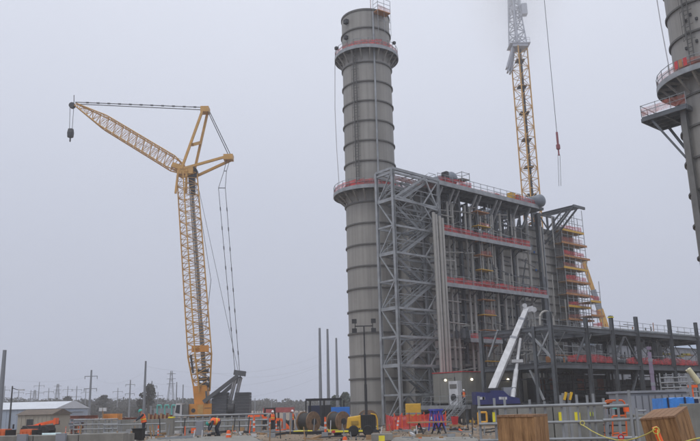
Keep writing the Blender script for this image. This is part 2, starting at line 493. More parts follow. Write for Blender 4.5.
# outlet duct towards the stack
duct = MB().box(2.4, 4.6, -4.6, 4.6, 2.0, 27.0)
bo.add('outlet_duct', duct, casing_m)
z = 3.0
while z < 27:
    bo.add('duct_stiffener', MB().box(2.3, 4.59, -4.78, -4.602, z - 0.09, z + 0.09), stiff_m); z += 1.45
bo.add('added_dark_fill', MB().box(2.6, 12.8, -5.0, 5.0, 27.003, 30.6), stiff_m)  # dark box added to close a bright sky gap between stack and boiler
for k in range(7): bo.add('added_fill_rib', MB().box(3.0 + k * 1.5, 3.2 + k * 1.5, -5.2, -5.002, 27.0, 30.5), frame_m)
# casing panels (bays x rows)
bays = [4.6, 7.6, 10.6, 13.6, 16.6, 19.7, 22.8, 26.0, 29.0, 31.8, 34.4]
rowh = 1.25
pan = {}
for i in range(len(bays) - 1):
    a, b = bays[i], bays[i + 1]; wd = round(b - a, 2); top = 26.3 if b <= 26.01 else 29.2
    z = 1.05
    if i == 1 and False: z = 99
    while z + rowh <= top:
        if wd not in pan:
            p_ = MB().box(-wd / 2 + 0.02, wd / 2 - 0.02, -0.10, 0.0, 0.09, rowh - 0.09)
            pan[wd] = bo.add('casing_panel', p_, casing_m); pan[wd].location = ((a + b) / 2, -CV + 0.118, z)
        else:
            bo.inst(pan[wd], ((a + b) / 2, -CV + 0.118 + random.uniform(-0.012, 0.0), z))
        z += rowh
z = 1.05; sr = None
while z < 29.3:
    u_a = 4.6 if z < 26.4 else 26.0
    s_ = MB().box(u_a, UE, -CV - 0.16, -CV + 0.11, -0.085, 0.085)
    o_ = bo.add('casing_stiffener', s_, stiff_m); o_.location = (0, 0, z); z += rowh
# end face (faces away along +u) stiffeners only
# dark structural columns
cols_u = [onv(px, 265, 7.0)[0] for px in (462, 478.5, 499, 514)]
for uu in cols_u:
    bo.add('column', MB().ibeam(L(uu, 6.95, 0), L(uu, 6.95, 31.0), 0.42, 0.46, up=L(0, 1, 0)), frame_m)
ub = onv(541, 265, 7.2)[0]
bo.add('column', MB().ibeam(L(ub, 7.25, 0), L(ub, 7.25, 31.0), 0.7, 0.6, up=L(0, 1, 0)), frame_m)
bo.add('column', MB().ibeam(L(ub + 0.95, 7.25, 0), L(ub + 0.95, 7.25, 29.0), 0.22, 0.3, up=L(0, 1, 0)), galv_m)
for px, r in ((450, .17), (454.7, .2), (467.6, .18), (472.2, .2), (488, .16), (495, .14), (502.5, .2), (517, .17), (529.5, .2)):
    uu = onv(px, 265, 7.5)[0]
    bo.add('riser_pipe', MB().tube(L(uu, 7.55, 0), L(uu, 7.55, 29.5 if px < 530 else 26), r, n=12), pipe_m, smooth=True)
# four tall pale pipes at the corner
for i, px in enumerate((435.2, 438.2, 441.2, 444.6)):
    uu = onv(px, 250, 9.9)[0]
    bo.add('downcomer_pipe', MB().tube(L(uu, 9.9 - 0.12 * (i % 2), 0), L(uu, 9.9 - 0.12 * (i % 2), 26.7 - 0.16 * i), 0.205, n=12), pipe_m, smooth=True)
# walkways
def walkway(u0, u1, v0, v1, z, nets=True, joist=1.6):
    d = MB().box(u0, u1, -v1, -v0, z - 0.06, z)
    dk = bo.add('walkway_deck', d, frame_m)
    bo.add('edge_beam', MB().box(u0, u1, -v1 - 0.1, -v1 - 0.003, z - 0.42, z + 0.1), galv_m, parent=dk)
    j = MB(); n = int((u1 - u0) / joist)
    for i in range(n + 1):
        uu = u0 + 0.1 + (u1 - u0 - 0.2) * i / n
        j.bar(L(uu, v0, z - 0.2), L(uu, v1 - 0.02, z - 0.2), 0.12, 0.26)
        if i % 2 == 0: j.bar(L(uu, v0 + 0.1, z - 1.5), L(uu, v1 - 0.4, z - 0.3), 0.1)
    bo.add('joist', j, frame_m, parent=dk)
    pts = [L(u0, v1 - 0.04, z), L(u1, v1 - 0.04, z)]
    bo.add('guard_rail', rail_mb(MB(), pts, 1.15, 0.035, 1.9), galv_m, parent=dk)
    if nets: bo.add('safety_net', net_mb(MB(), [p + Vector((0, 0.02, 0)) for p in pts], 0.08, 1.05), net_m, parent=dk)
    return dk
walkway(4.2, 23.2, 6.9, 9.0, 24.75)
walkway(4.2, 26.4, 6.9, 9.0, 17.95)
walkway(8.5, 15.0, 6.9, 9.0, 11.0)
# roof deck: wide at the stack end, a strip further on
rz = 31.55
rf = bo.add('roof_deck', MB().box(3.9, 13.0, -9.0, 7.0, rz - 0.08, rz).box(13.003, 25.9, -9.0, -5.2, rz - 0.08, rz), frame_m)
bo.add('edge_beam', MB().box(3.9, 25.9, -9.12, -9.003, rz - 0.5, rz + 0.1), galv_m, parent=rf)
j = MB(); uu = 4.1
while uu < 25.8:
    j.bar(L(uu, -6.5 if uu < 13 else 5.3, rz - 0.28), L(uu, 8.95, rz - 0.28), 0.16, 0.36); uu += 1.35
for vv in (-6, -2, 2.2, 5.4, 7.2):
    j.bar(L(3.95, vv, rz - 0.45), L(25.85 if vv > 5 else 13, vv, rz - 0.45), 0.2, 0.5)
bo.add('joist', j, frame_m, parent=rf)
pts = [L(3.9, 8.94, rz), L(25.9, 8.94, rz)]
bo.add('guard_rail', rail_mb(MB(), pts, 1.15, 0.035, 1.5), netp_m and galv_m, parent=rf)
for a, b, nm in ((4.1, 10.8, net_m), (10.8, 20.5, netp_m), (20.5, 25.9, net_m)):
    bo.add('safety_net', net_mb(MB(), [L(a, 8.9, rz), L(b, 8.9, rz)], 0.08, 1.0 if nm is net_m else 0.55), nm, parent=rf)
# roof brackets
for uu in (4.9, 7.2, 8.2, 11.9, 12.8, 16.4, 17.3, 21.2, 24.2):
    bo.add('roof_bracket', MB().bar(L(uu, 6.95, 28.1), L(uu, 8.75, rz - 0.55), 0.26), galv_m)
# open steel under the roof
tr = MB()
for i, uu in enumerate((13.4, 15.4, 17.4, 19.4, 21.4, 23.6, 25.7)):
    tr.bar(L(uu, 5.6, 26.3), L(uu, 5.6, 31.0), 0.26)
    tr.bar(L(uu, -5.6, 26.3), L(uu, -5.6, 31.0), 0.26)
    tr.bar(L(uu, 5.6, 30.6), L(uu, -5.6, 29.2), 0.22, 0.3)
    if i < 6:
        nx_ = (15.4, 17.4, 19.4, 21.4, 23.6, 25.7)[i]
        tr.bar(L(uu, 5.6, 26.5), L(nx_, 5.6, 30.0), 0.16)
        tr.bar(L(nx_, -5.6, 26.5), L(uu, -5.6, 30.0), 0.16)
tr.bar(L(13, 5.6, 28.6), L(26, 5.6, 28.6), 0.22, 0.32).bar(L(13, -5.6, 29.4), L(26, -5.6, 29.4), 0.22, 0.32)
bo.add('roof_truss', tr, frame_m)
hp = MB()
for vv, z, r in ((3.6, 27.2, .5), (1.0, 27.6, .55), (-2.0, 28.0, .45)):
    hp.tube(L(6, vv, z), L(25.5, vv, z), r, n=16)
bo.add('header_pipe', hp, mat('blue_grey_insulation', (0.19, 0.23, 0.30), 0.5, 0.2, 0.15, 1), smooth=True)
# clutter under the roof at the stack end
cl = MB()
for k in range(26):
    uu = random.uniform(5, 13); vv = random.uniform(5.0, 6.6); z = random.uniform(26.5, 30.0)
    a = random.uniform(0.3, 1.3)
    if k % 3 == 0: cl.bar(L(uu, vv, z), L(uu + random.uniform(-2, 2), vv, z + random.uniform(-2, 1)), 0.18)
    elif k % 3 == 1: cl.tube(L(uu, vv, 26.3), L(uu, vv, z + 1), 0.14)
    else: cl.box(uu, uu + a, -vv, -vv + 0.6, z - 0.4, z)
bo.add('valve_cluster', cl, stiff_m)
# steam drums across the roof
def drum(u, z, r, v_end):
    prof = [(0.02, -r * 0.55), (r * .45, -r * .48), (r * .75, -r * .32), (r * .93, -r * .12), (r, 0.05), (r, 14.0), (r * .9, 14.2), (0.02, 14.5)]
    m_ = MB().lathe(prof, 32, (u, -v_end, z), 'y', cap=True)
    o_ = bo.add('steam_drum', m_, mat('drum_grey', (0.17, 0.195, 0.23), 0.5, 0.1, 0.15, 1), smooth=True)
    for vv in (v_end - 1.2, v_end - 8):
        bo.add('saddle', MB().box(u - r * .9, u + r * .9, -vv, -vv + 0.4, rz + 0.003, z - r * .55), frame_m, parent=o_)
    return o_
du_, dz_ = onv(541.2, 200.5, 9.4)
drum(du_, dz_, 0.98, 9.4)
du2, dz2 = onv(453.5, 178.2, 8.5)
drum(du2, max(dz2, rz + 1.0), 0.98, 8.3)
bo.add('drum_seat', MB().box(25.9, du_ + 1.2, -8.9, 5.0, rz - 0.45, rz - 0.06), frame_m)
# boxes on the roof
for px, py, wd, h, m_ in ((513, 195.5, 1.0, 1.3, yel_m), (518.5, 197, .9, 1.2, plank_m), (447, 174, .5, 1.9, dark_m), (497, 193, .9, .5, red_m)):
    uu, z = onv(px, py, 8.4)
    bo.add('roof_equipment', MB().box(uu - wd / 2, uu + wd / 2, -8.5, -7.6, rz + 0.003, rz + h), m_)
# open frame and cantilever over the right section
of = MB()
for uu in (26.6, 28.4, 30.4, 32.4, 34.2):
    of.bar(L(uu, 6.0, 29.2), L(uu, 6.0, 31.4), 0.26)
    bo.add('rear_post', MB().bar(L(uu, -5.5, 29.2), L(uu, -5.5, 31.8), 0.26), frame_m)
of.bar(L(26.6, 6.0, 31.5), L(34.3, 6.0, 31.5), 0.26, 0.35)
of.bar(L(28.4, 6.0, 29.3), L(30.4, 6.0, 31.3), 0.16).bar(L(32.4, 6.0, 29.3), L(30.4, 6.0, 31.3), 0.16)
bo.add('open_frame', of, frame_m)
ct = MB()
for uu in (30.4, 31.6):
    va, za = onu(542, 214, 30.4); vb, zb = onu(575, 208.5, 30.4)
    ct.ibeam(L(uu, va, za), L(uu, vb, za), 0.26, 0.42)
    ct.bar(L(uu, vb - 0.5, za - 0.2), L(uu, 6.5, 26.6), 0.22)
    ct.bar(L(uu, vb - 2.2, za - 0.2), L(uu, 6.5, 28.2), 0.2)
ct.bar(L(30.0, vb, za), L(33.0, vb, za), 0.24, 0.4)
bo.add('cantilever_frame', ct, frame_m)
# small internal scaffold bay with yellow and orange boards
sx = MB(); u0, u1 = onv(477, 265, 7.9)[0], onv(487.5, 265, 7.9)[0]
for uu in (u0, u1):
    for vv in (7.4, 8.6): sx.bar(L(uu, vv, 0), L(uu, vv, 30), 0.07)
so = bo.add('inner_scaffold', sx, galv_m)
z = 8.2; k = 0
while z < 30:
    bo.add('scaffold_board', MB().box(u0 - .2, u1 + .2, -8.7, -7.3, z, z + 0.10), plank_m if k % 3 else yel_m, parent=so)
    if k % 2: bo.add('safety_net', net_mb(MB(), [L(u0, 8.72, z), L(u1, 8.72, z)], 0.1, 0.8), netp_m, parent=so)
    z += 2.05; k += 1
# thin tubing, conduit and bracing in front of the casing: too fine to pick apart
rb_ = random.Random(21); ft = MB(); fd = MB()
for z in (7.5, 9.5, 13.2, 14.6, 16.2, 19.6, 20.8, 22.6, 26.9, 28.2, 29.4):
    u_ = 4.8
    while u_ < 25:
        ln = rb_.uniform(1.5, 6); vv = rb_.uniform(6.7, 8.4)
        (ft if rb_.random() < .6 else fd).tube(L(u_, vv, z + rb_.uniform(-.5, .5)), L(min(26, u_ + ln), vv, z + rb_.uniform(-.5, .5)), rb_.uniform(.03, .09), n=5); u_ += ln * rb_.uniform(.5, 1.3)
for k in range(70):
    uu = rb_.uniform(4.8, 33.5); z = rb_.uniform(6, 28); h_ = rb_.uniform(2, 8); vv = rb_.uniform(6.65, 8.6)
    (ft if rb_.random() < .55 else fd).tube(L(uu, vv, z), L(uu, vv, min(30.5, z + h_)), rb_.uniform(.03, .1), n=5)
for k in range(34):
    uu = rb_.uniform(5, 25); z = rb_.choice((11.2, 18.2, 25.0)); s_ = rb_.choice((-1, 1))
    fd.bar(L(uu, 7.0, z), L(uu + s_ * rb_.uniform(1.2, 2.6), 7.0, z + rb_.uniform(2.5, 5.5)), .12)
for k in range(40):
    uu = rb_.uniform(5, 25); z = rb_.choice((18.0, 24.8, 11.1)); a_ = rb_.uniform(.2, .6)
    fd.box(uu, uu + a_, -8.4, -8.0, z, z + rb_.uniform(.3, 1.3))
bo.add('small_tubing', ft, pipe_m, kind='stuff'); bo.add('small_bracing', fd, frame_m, kind='stuff')
# blue tags on the casing
for px, py in ((534.5, 252), (536.5, 270), (537, 288)):
    uu, z = onv(px, py, 6.6)
    bo.add('blue_tag', MB().box(uu - .12, uu + .12, -6.62, -6.5, z - .15, z + .15), cblue_m)
# lower clutter behind the enclosure
cl = MB()
for k in range(60):
    uu = random.uniform(8, 34); z = random.uniform(2, 11); vv = random.uniform(7, 9)
    if k % 2: cl.bar(L(uu, vv, 0), L(uu, vv, z), 0.16)
    else: cl.tube(L(uu, vv, z), L(min(35, uu + random.uniform(1, 5)), vv, z), random.uniform(.08, .25))
bo.add('lower_pipework', cl, stiff_m)

# ------------------------------------------------------------------ stair tower
TU0, TU1, TV0, TV1, TZ = -4.55, 3.75, 6.05, 9.0, 31.7
tw = Thing('stair_tower', 'galvanised lattice stair tower with zigzag flights in front of the whole stack', 'stair tower', S1, BR)
for uu, vv in ((TU0, TV0), (TU0, TV1), (TU1, TV0), (TU1, TV1)):
    tw.add('post', MB().ibeam(L(uu, vv, 0), L(uu, vv, TZ), 0.34, 0.34), galv_m)
lv_l = [0.66 + 6.78 * i for i in range(0, 5)]     # left landings
lv_r = [4.05 + 6.78 * i for i in range(0, 5)]     # right landings
for z in lv_l + lv_r:
    b = MB(); heavy = z in lv_l
    hh = 0.42 if heavy else 0.22
    b.bar(L(TU0, TV1, z), L(TU1, TV1, z), 0.2, 0.26)
    b.bar(L(TU0, TV0, z), L(TU1, TV0, z), 0.2, 0.26)
    b.bar(L(TU0, TV0 + 0.18, z), L(TU0, TV1 - 0.18, z), 0.2, hh)
    b.bar(L(TU1, TV0 + 0.18, z), L(TU1, TV1 - 0.18, z), 0.2, 0.3)
    tw.add('beam_ring', b, galv_m)
class BraceAdder:
    def bar(s_, *a):
        tw.add('brace', MB().bar(*a), galv_m); return s_
zz = sorted(lv_l + lv_r)
for i, z in enumerate(zz):
    z2 = zz[i + 1] if i + 1 < len(zz) else TZ
    d = BraceAdder()
    if i % 2 == 0:
        d.bar(L(TU0, TV0 + .2, z), L(TU0, TV1 - .2, z2), 0.15)
        d.bar(L(TU1, TV0 + .2, z2), L(TU1, TV1 - .2, z), 0.14)
    else:
        d.bar(L(TU0, TV1 - .2, z), L(TU0, TV0 + .2, z2), 0.15)
        d.bar(L(TU1, TV0 + .2, z), L(TU1, TV1 - .2, z2), 0.14)
    mid = (TU0 + TU1) / 2
    d.bar(L(TU0 + .2, TV0 + 1.4, (z + z2) / 2), L(TU1 - .2, TV0 + 1.4, (z + z2) / 2), .09)
    d.bar(L(mid, TV0 + .1, z), L(TU1 - .2, TV0 + .1, z2), .1)
    d.bar(L(mid, TV0, z2), L(mid, TV1 - .2, z2), .12)
    d.bar(L(TU0 + .2, TV1, (z + z2) / 2), L(TU1 - .2, TV1, (z + z2) / 2), .07)
    if i % 2 == 0:
        d.bar(L(TU0 + 0.2, TV0, z), L(mid, TV0, z2), 0.15); d.bar(L(TU1 - 0.2, TV0, z), L(mid, TV0, z2), 0.15)
        d.bar(L(TU1 - 0.2, TV1, z2), L(TU1 - 3.0, TV1, z), 0.15)
    else:
        d.bar(L(TU1 - 0.2, TV1, z), L(TU1 - 3.0, TV1, z2), 0.15)
def flight(ua, za, ub, zb, v0, v1):
    f = MB()
    for vv in (v0, v1):
        f.bar(L(ua, vv, za), L(ub, vv, zb), 0.09, 0.34)
        f.bar(L(ua, vv, za + 1.0), L(ub, vv, zb + 1.0), 0.06)
        f.bar(L(ua, vv, za + 0.55), L(ub, vv, zb + 0.55), 0.05)
    n = 16
    for i in range(n):
        t = (i + .5) / n; uu = ua + (ub - ua) * t; z = za + (zb - za) * t
        f.box(uu - .13, uu + .13, -v1, -v0, z + 0.02, z + 0.06)
        if i % 4 == 0:
            for vv in (v0, v1): f.bar(L(uu, vv, z), L(uu, vv, z + 1.0), 0.05)
    return f
for i in range(5):
    zl, zr = lv_l[i], lv_r[i]
    if i > 0 or True:
        tw.add('stair_flight', flight(TU0 + 1.5, zl + 0.1, TU1 - 1.5, zr + 0.1, 7.65, 8.7), galv_m)
    if i < 4:
        tw.add('stair_flight', flight(TU1 - 1.5, zr + 0.1, TU0 + 1.5, lv_l[i + 1] + 0.1, 6.3, 7.35), galv_m)
    tw.add('landing', MB().box(TU0 + .1, TU0 + 1.5, -8.85, -6.2, zl + 0.06, zl + 0.15), galv_m)
    tw.add('landing', MB().box(TU1 - 1.5, TU1 - .1, -8.85, -6.2, zr + 0.06, zr + 0.15), galv_m)
    tw.add('guard_rail', rail_mb(MB(), [L(TU0 + .15, 8.8, zl + .15), L(TU0 + .15, 6.25, zl + .15)], 1.1, .03, 1.3).bar(L(TU0 + .1, 8.85, zl + 1.2), L(TU0 + 1.5, 8.85, zl + 1.2), .05), galv_m)
    tw.add('guard_rail', rail_mb(MB(), [L(TU1 - .15, 8.8, zr + .15), L(TU1 - .15, 6.25, zr + .15)], 1.1, .03, 1.3).bar(L(TU1 - .1, 8.85, zr + 1.2), L(TU1 - 1.5, 8.85, zr + 1.2), .05), galv_m)
tp = MB()
tp.bar(L(TU0, TV1, TZ), L(TU1 + .3, TV1, TZ - 0.1), 0.25, 0.34).bar(L(TU0, TV0, TZ), L(TU1, TV0, TZ), 0.25, 0.34)
tp.bar(L(TU0, TV0, TZ), L(TU0, TV1, TZ), 0.25, 0.3).bar(L(TU1, TV0, TZ), L(TU1, TV1, TZ), 0.25, 0.3)
tp.bar(L(TU0 + .2, TV1, 27.9), L(TU1 - 2.5, TV1, TZ - .2), 0.24).bar(L(TU1, TV1, 27.0), L(TU1 - 2.5, TV1, TZ - .2), 0.2)
tp.bar(L(TU0, TV0, 28), L(-1, TV0, TZ), 0.2).bar(L(TU1, TV0, 25), L(TU1 - 3, TV0, TZ), 0.2).bar(L(0.6, TV0, 24.4), L(TU1, TV1, 28.6), 0.2)
tp.bar(L(TU0, TV1, 28.2), L(TU1, TV1, 27.4), 0.2, 0.26)
tw.add('top_truss', tp, galv_m)
tw.add('safety_net', net_mb(MB(), [L(TU0 + .3, 8.6, 30.4), L(TU1, 8.6, 30.4)], 0, .9), netp_m)

# ------------------------------------------------------------------ scaffold towers beside the boiler
def scaffold(label, u0, u1, v0, v1, z0, levels, bays_u, top, name='scaffold_tower', dark=None):
    t = Thing(name, label, 'scaffold', S1 + UA * u0 + VA * v1, BR, 'scaffolds at the far end of the boiler')
    W, D = u1 - u0, v1 - v0
    f = MB()
    for i in range(bays_u + 1):
        for k in (0, 1):
            f.tube((W * i / bays_u, D * k, z0), (W * i / bays_u, D * k, top + (1.5 if i == bays_u else 0)), 0.055, n=5)
    z = z0 + 1.0
    while z < top:
        for k in (0, 1): f.tube((0, D * k, z), (W, D * k, z), 0.045, n=5)
        z += 1.0
    for i in range(bays_u):
        f.tube((W * i / bays_u, 0, z0), (W * (i + 1) / bays_u, 0, z0 + 4), 0.04, n=5)
    t.add('tube_frame', f, galv_m)
    for n_, z in enumerate(levels):
        a = -0.3 if n_ % 2 else 0.0
        d = MB()
        for k in range(4):
            d.box(a, W + 0.5 * (n_ % 3), D * k / 4 + .02, D * (k + 1) / 4 - .02, z - 0.05, z + 0.02)
        dk = t.add('plank_deck', d, timber_m)
        t.add('toe_board', MB().box(a, W + 0.5 * (n_ % 3), -0.08, -0.02, z - 0.10, z + 0.22), plank_m if n_ % 3 else yel_m, parent=dk)
        t.add('safety_net', net_mb(MB(), [Vector((a, -0.05, z)), Vector((W * .9, -0.05, z))], 0.3, 1.05), netp_m if n_ % 2 else net_m, parent=dk)
    if dark:
        t.add('sheeting', MB().box(dark[0], dark[1], D + 0.05, D + 0.2, dark[2], dark[3]), stiff_m)
    return t
lv = [onv(572, y, 9.2)[1] for y in (231, 243.5, 256.4, 268, 281, 293.8, 306, 319)]
ua_, ub_ = onv(565, 268, 8.9)[0], onv(587, 268, 8.9)[0]
scaffold('tall scaffold with stacked orange-edged decks at the far end of the boiler', ua_, ub_, 7.4, 8.9, 0, lv, 4, lv[0] + 2.4, dark=(0.5, ub_ - ua_ - .8, 2, lv[0] + 1))
uc, ud = onv(591, 305, 11)[0], onv(601, 305, 11)[0]
lv2 = [onv(596, y, 11)[1] for y in (302, 316, 328)]
scaffold('shorter scaffold with pale sheeting right of the tall boiler scaffold', uc, ud, 8.8, 11, 0, lv2, 2, lv2[0] + 1.8)
# scaffold cube on the roof
uu, z = onv(462.5, 186, 8.0)
t = Thing('roof_scaffold', 'small open tube scaffold standing on the boiler roof', 'scaffold', S1 + UA * (uu) + VA * 8.0 + Vector((0, 0, rz)), BR)
f = MB()
for a in (0, 1.6):
    for b in (0, 1.4): f.tube((a, b, 0), (a, b, 2.7), 0.05, n=5)
for z in (0.8, 1.7, 2.6):
    for b in (0, 1.4): f.tube((0, b, z), (1.6, b, z), 0.045, n=5)
    for a in (0, 1.6): f.tube((a, 0, z), (a, 1.4, z), 0.045, n=5)
t.add('tube_frame', f, galv_m)
t.add('safety_net', net_mb(MB(), [Vector((-1.0, -.05, 0)), Vector((1.7, -.05, 0))], 0.1, 1.0), net_m)
t.add('plank_deck', MB().box(0, 1.6, 0, 1.4, 1.72, 1.78), timber_m)

# ------------------------------------------------------------------ pipe rack
pr = Thing('pipe_rack', 'two-storey open steel pipe rack with tall columns in front of the boiler', 'pipe rack', S1, BR)
RV = 26.0; RB = 16.4
cu = [1.6, 8.45, 13.9, 19.6, 28.0, 35.4, 43.0]
ct_ = [12.3, 12.0, 12.55, 12.75, 12.85, 12.85, 12.8]
for uu, zt in zip(cu, ct_):
    pr.add('column', MB().ibeam(L(uu, RV, 0), L(uu, RV, zt), 0.38, 0.40, t=0.05), frame_m)
    pr.add('column', MB().ibeam(L(uu, RB, 0), L(uu, RB, 10.9), 0.40, 0.40, t=0.06), frame_m)
pr.add('column', MB().ibeam(L(1.6, 23.8, 0), L(1.6, 23.8, 10.9), 0.36, 0.36, t=0.06), frame_m)
for px, py in ((611.5, 318),):
    pr.add('column_cap', MB().box(13.9 - .27, 13.9 + .27, -RV - .27, -RV + .27, 12.3, 12.42), tape_m)
for i in range(len(cu) - 1):
    a, b = cu[i] + .24, cu[i + 1] - .24
    for vv in (RV, RB):
        pr.add('girder', MB().ibeam(L(a, vv, 10.62), L(b, vv, 10.62), 0.3, 0.48), frame_m)
        pr.add('girder', MB().ibeam(L(a, vv, 6.6), L(b, vv, 6.6), 0.3, 0.55), frame_m)
for uu in cu:
    for z, h in ((10.62, .44), (6.6, .5)):
        pr.add('cross_beam', MB().ibeam(L(uu, RV - .24, z), L(uu, RB + .22, z), 0.28, h), frame_m)
br = MB()
br.bar(L(1.6, 25.7, 7.0), L(1.6, 24.0, 10.3), .2)
br2 = [((624, 337), (613.5, 362)), ((625, 337), (637, 361)), ((639, 367), (630, 401)), ((586, 334), (576, 360)), ]
for (a, b) in br2:
    p = onv(*a, RV - .3); q = onv(*b, RV - .3); pr.add('brace', MB().bar(L(p[0], RV - .3, p[1]), L(q[0], RV - .3, q[1]), .2), frame_m)
br3 = [((529, 333), (552, 358)), ((550, 330), (538, 356)), ((498, 330), (489, 357)), ((530, 370), (544, 400))]
for (a, b) in br3:
    p = onu(*a, 1.6); q = onu(*b, 1.6); pr.add('brace', MB().bar(L(1.6, p[0], p[1]), L(1.6, q[0], q[1]), .2), galv_m)
# decks
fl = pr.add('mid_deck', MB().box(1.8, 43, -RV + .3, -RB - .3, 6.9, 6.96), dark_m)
fl2 = pr.add('top_deck', MB().box(14.2, 43, -RV + .8, -RB - .3, 10.9, 10.96), frame_m)
pr.add('safety_net', net_mb(MB(), [L(4.5, RV - .22, 6.96), L(35.2, RV - .22, 6.96)], .1, 1.05), net_m, parent=fl)
pr.add('guard_rail', rail_mb(MB(), [L(2.2, RV - .3, 6.96), L(43, RV - .3, 6.96)], 1.15, .03, 2.0), galv_m, parent=fl)
pr.add('safety_net', net_mb(MB(), [L(19.8, RB + .4, 6.96), L(36, RB + .4, 6.96)], .1, 1.3), net_m, parent=fl)
pr.add('guard_rail', rail_mb(MB(), [L(14.5, RB + .5, 10.96), L(43, RB + .5, 10.96)], 1.2, .03, 3.0), galv_m, parent=fl2)
pr.add('guard_rail', rail_mb(MB(), [L(2.0, RV - 3, 10.86), L(13.5, RV - 3, 10.86)], 1.3, .03, 2.0), galv_m)
for vv, r, z in ((24.6, .22, 11.2), (22.8, .3, 11.3), (21.0, .2, 11.2), (18.6, .28, 11.3)):
    pr.add('rack_pipe', MB().tube(L(14.3, vv, z), L(43, vv, z), r, n=12), galv_m, smooth=True)
for vv, r, z in ((25.0, .2, 7.3), (22.8, .34, 7.4), (20, .25, 7.3)):
    pr.add('rack_pipe', MB().tube(L(6, vv, z), L(43, vv, z), r, n=12), frame_m, smooth=True)
for uu in (3.2, 5.0, 6.7):
    pr.add('floor_beam', MB().ibeam(L(uu, RV - .2, 6.62), L(uu, RB + .2, 6.62), .2, .4), frame_m)
    pr.add('floor_beam', MB().ibeam(L(uu, RV - .2, 10.64), L(uu, RB + .2, 10.64), .2, .4), frame_m)
# pipe loop standing on the top of the rack
lp = MB(); uu, z = 3.2, 10.9
pts = [L(uu + 1.3 * math.cos(R_(a)), 24.5, z + 0.1 + 1.0 * math.sin(R_(a)) + (0.6 if 0 < a < 180 else 0)) for a in range(0, 181, 20)]
lp.path(pts, .12, 8)
pr.add('pipe_loop', lp, pipe_m, smooth=True)
# fine clutter on both decks
rk = random.Random(9); c1_ = MB(); c2_ = MB(); c3_ = MB()
for k in range(150):
    uu = rk.uniform(3, 42); vv = rk.uniform(17.5, 25.3); z = 6.97 if k % 3 else 10.97; h_ = rk.uniform(.3, 1.9); s_ = rk.uniform(.05, .35)
    if z > 10 and (uu < 14.5): continue
    m_ = (c1_, c2_, c3_)[0 if rk.random() < .5 else (1 if rk.random() < .6 else 2)]
    if rk.random() < .5: m_.bar(L(uu, vv, z), L(uu + rk.uniform(-.1, .1), vv, z + h_), .06 + s_ * .2)
    elif rk.random() < .5: m_.box(uu, uu + s_ * 3, -vv, -vv + .4, z, z + h_ * .4)
    else: m_.tube(L(uu, vv, z + h_), L(uu + rk.uniform(1, 4), vv, z + h_), .05)
for k in range(40):
    uu = rk.uniform(2, 42); c1_.tube(L(uu, rk.uniform(17, 25.5), 7), L(uu + rk.uniform(-.6, .6), rk.uniform(17, 25.5), 10.4), .05, n=5)
pr.add('deck_fittings', c1_, galv_m, kind='stuff'); pr.add('deck_equipment', c2_, stiff_m, kind='stuff'); pr.add('deck_boards', c3_, plank_m, kind='stuff')
pr.add('guard_rail', rail_mb(MB(), [L(14.2, RV - .1, 10.9), L(43, RV - .1, 10.9)], 1.15, .028, 1.8), galv_m)
for vv in (18.5, 21, 23.4):
    pr.add('stringer', MB().ibeam(L(1.8, vv, 10.62), L(43, vv, 10.62), .18, .34), frame_m)
# lower level: pipework
cl = MB()
for k in range(90):
    uu = random.uniform(2, 41); z = random.uniform(.6, 6.2); vv = random.uniform(17, 25)
    if k % 3 == 0: cl.bar(L(uu, vv, 0), L(uu, vv, 6.3), random.uniform(.08, .2))
    elif k % 3 == 1: cl.tube(L(uu, vv, z), L(min(43, uu + random.uniform(2, 8)), vv, z), random.uniform(.06, .2), n=6)
    else: cl.bar(L(uu, 17, z), L(uu, 25, z), .12)
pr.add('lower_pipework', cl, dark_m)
# dark blocks added below the rack to hide the lit casing behind it
backing_blocks = []
for i, (u0, u1, h, lab) in enumerate(((12.6, 18.6, 5.8, 'added dark backing block below the rack, nearest the orange lift basket'), (19.4, 29.0, 6.1, 'added dark backing block below the rack, behind the lilac pole'), (29.8, 42, 5.6, 'added dark backing block below the rack at the right picture edge'))):
    t = Thing('added_backing_block', lab, 'backing block', S1 + UA * u0 + VA * 16, BR, 'dark blocks added below the pipe rack')
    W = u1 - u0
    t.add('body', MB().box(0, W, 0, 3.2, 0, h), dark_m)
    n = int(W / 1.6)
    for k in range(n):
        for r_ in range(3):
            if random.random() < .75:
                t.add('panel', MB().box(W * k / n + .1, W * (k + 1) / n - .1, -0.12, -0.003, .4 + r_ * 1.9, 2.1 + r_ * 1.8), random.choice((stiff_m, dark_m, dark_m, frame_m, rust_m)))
    t.add('ledge', MB().box(-.1, W + .1, -.9, -.13, h * .55, h * .55 + .15), frame_m)
# grey shed roof and yellow pipe behind the rack
u0, z0_ = onv(655, 345, 12); u1, _ = onv(712, 340, 12)
t = Thing('turbine_hall', 'pale grey low hall seen through the rack at the right', 'building', S1 + UA * (u0 - 6) + VA * 8, BR)
hall = MB().box(0, u1 - u0 + 20, 0, 14, 0, z0_ + .3)
t.add('wall', hall, stuffg_m)
t.add('roof', MB().quad_prism([(-.4, -.4, z0_ + .303), (u1 - u0 + 20, -.4, z0_ + .303), (u1 - u0 + 20, 14.4, z0_ + .303), (-.4, 14.4, z0_ + .303)], [(-.2, 3, z0_ + 1.4), (u1 - u0 + 20, 3, z0_ + 1.4), (u1 - u0 + 20, 11, z0_ + 1.4), (-.2, 11, z0_ + 1.4)]), shed_m)
for k in range(14):
    t.add('wall_panel', MB().box(k * 2.2 + .08, k * 2.2 + 2.1, -.09, -.003, 5.2, z0_ - .2), stuffg_m)
yp = [onv(657, 353, 20), onv(691, 357, 20)]
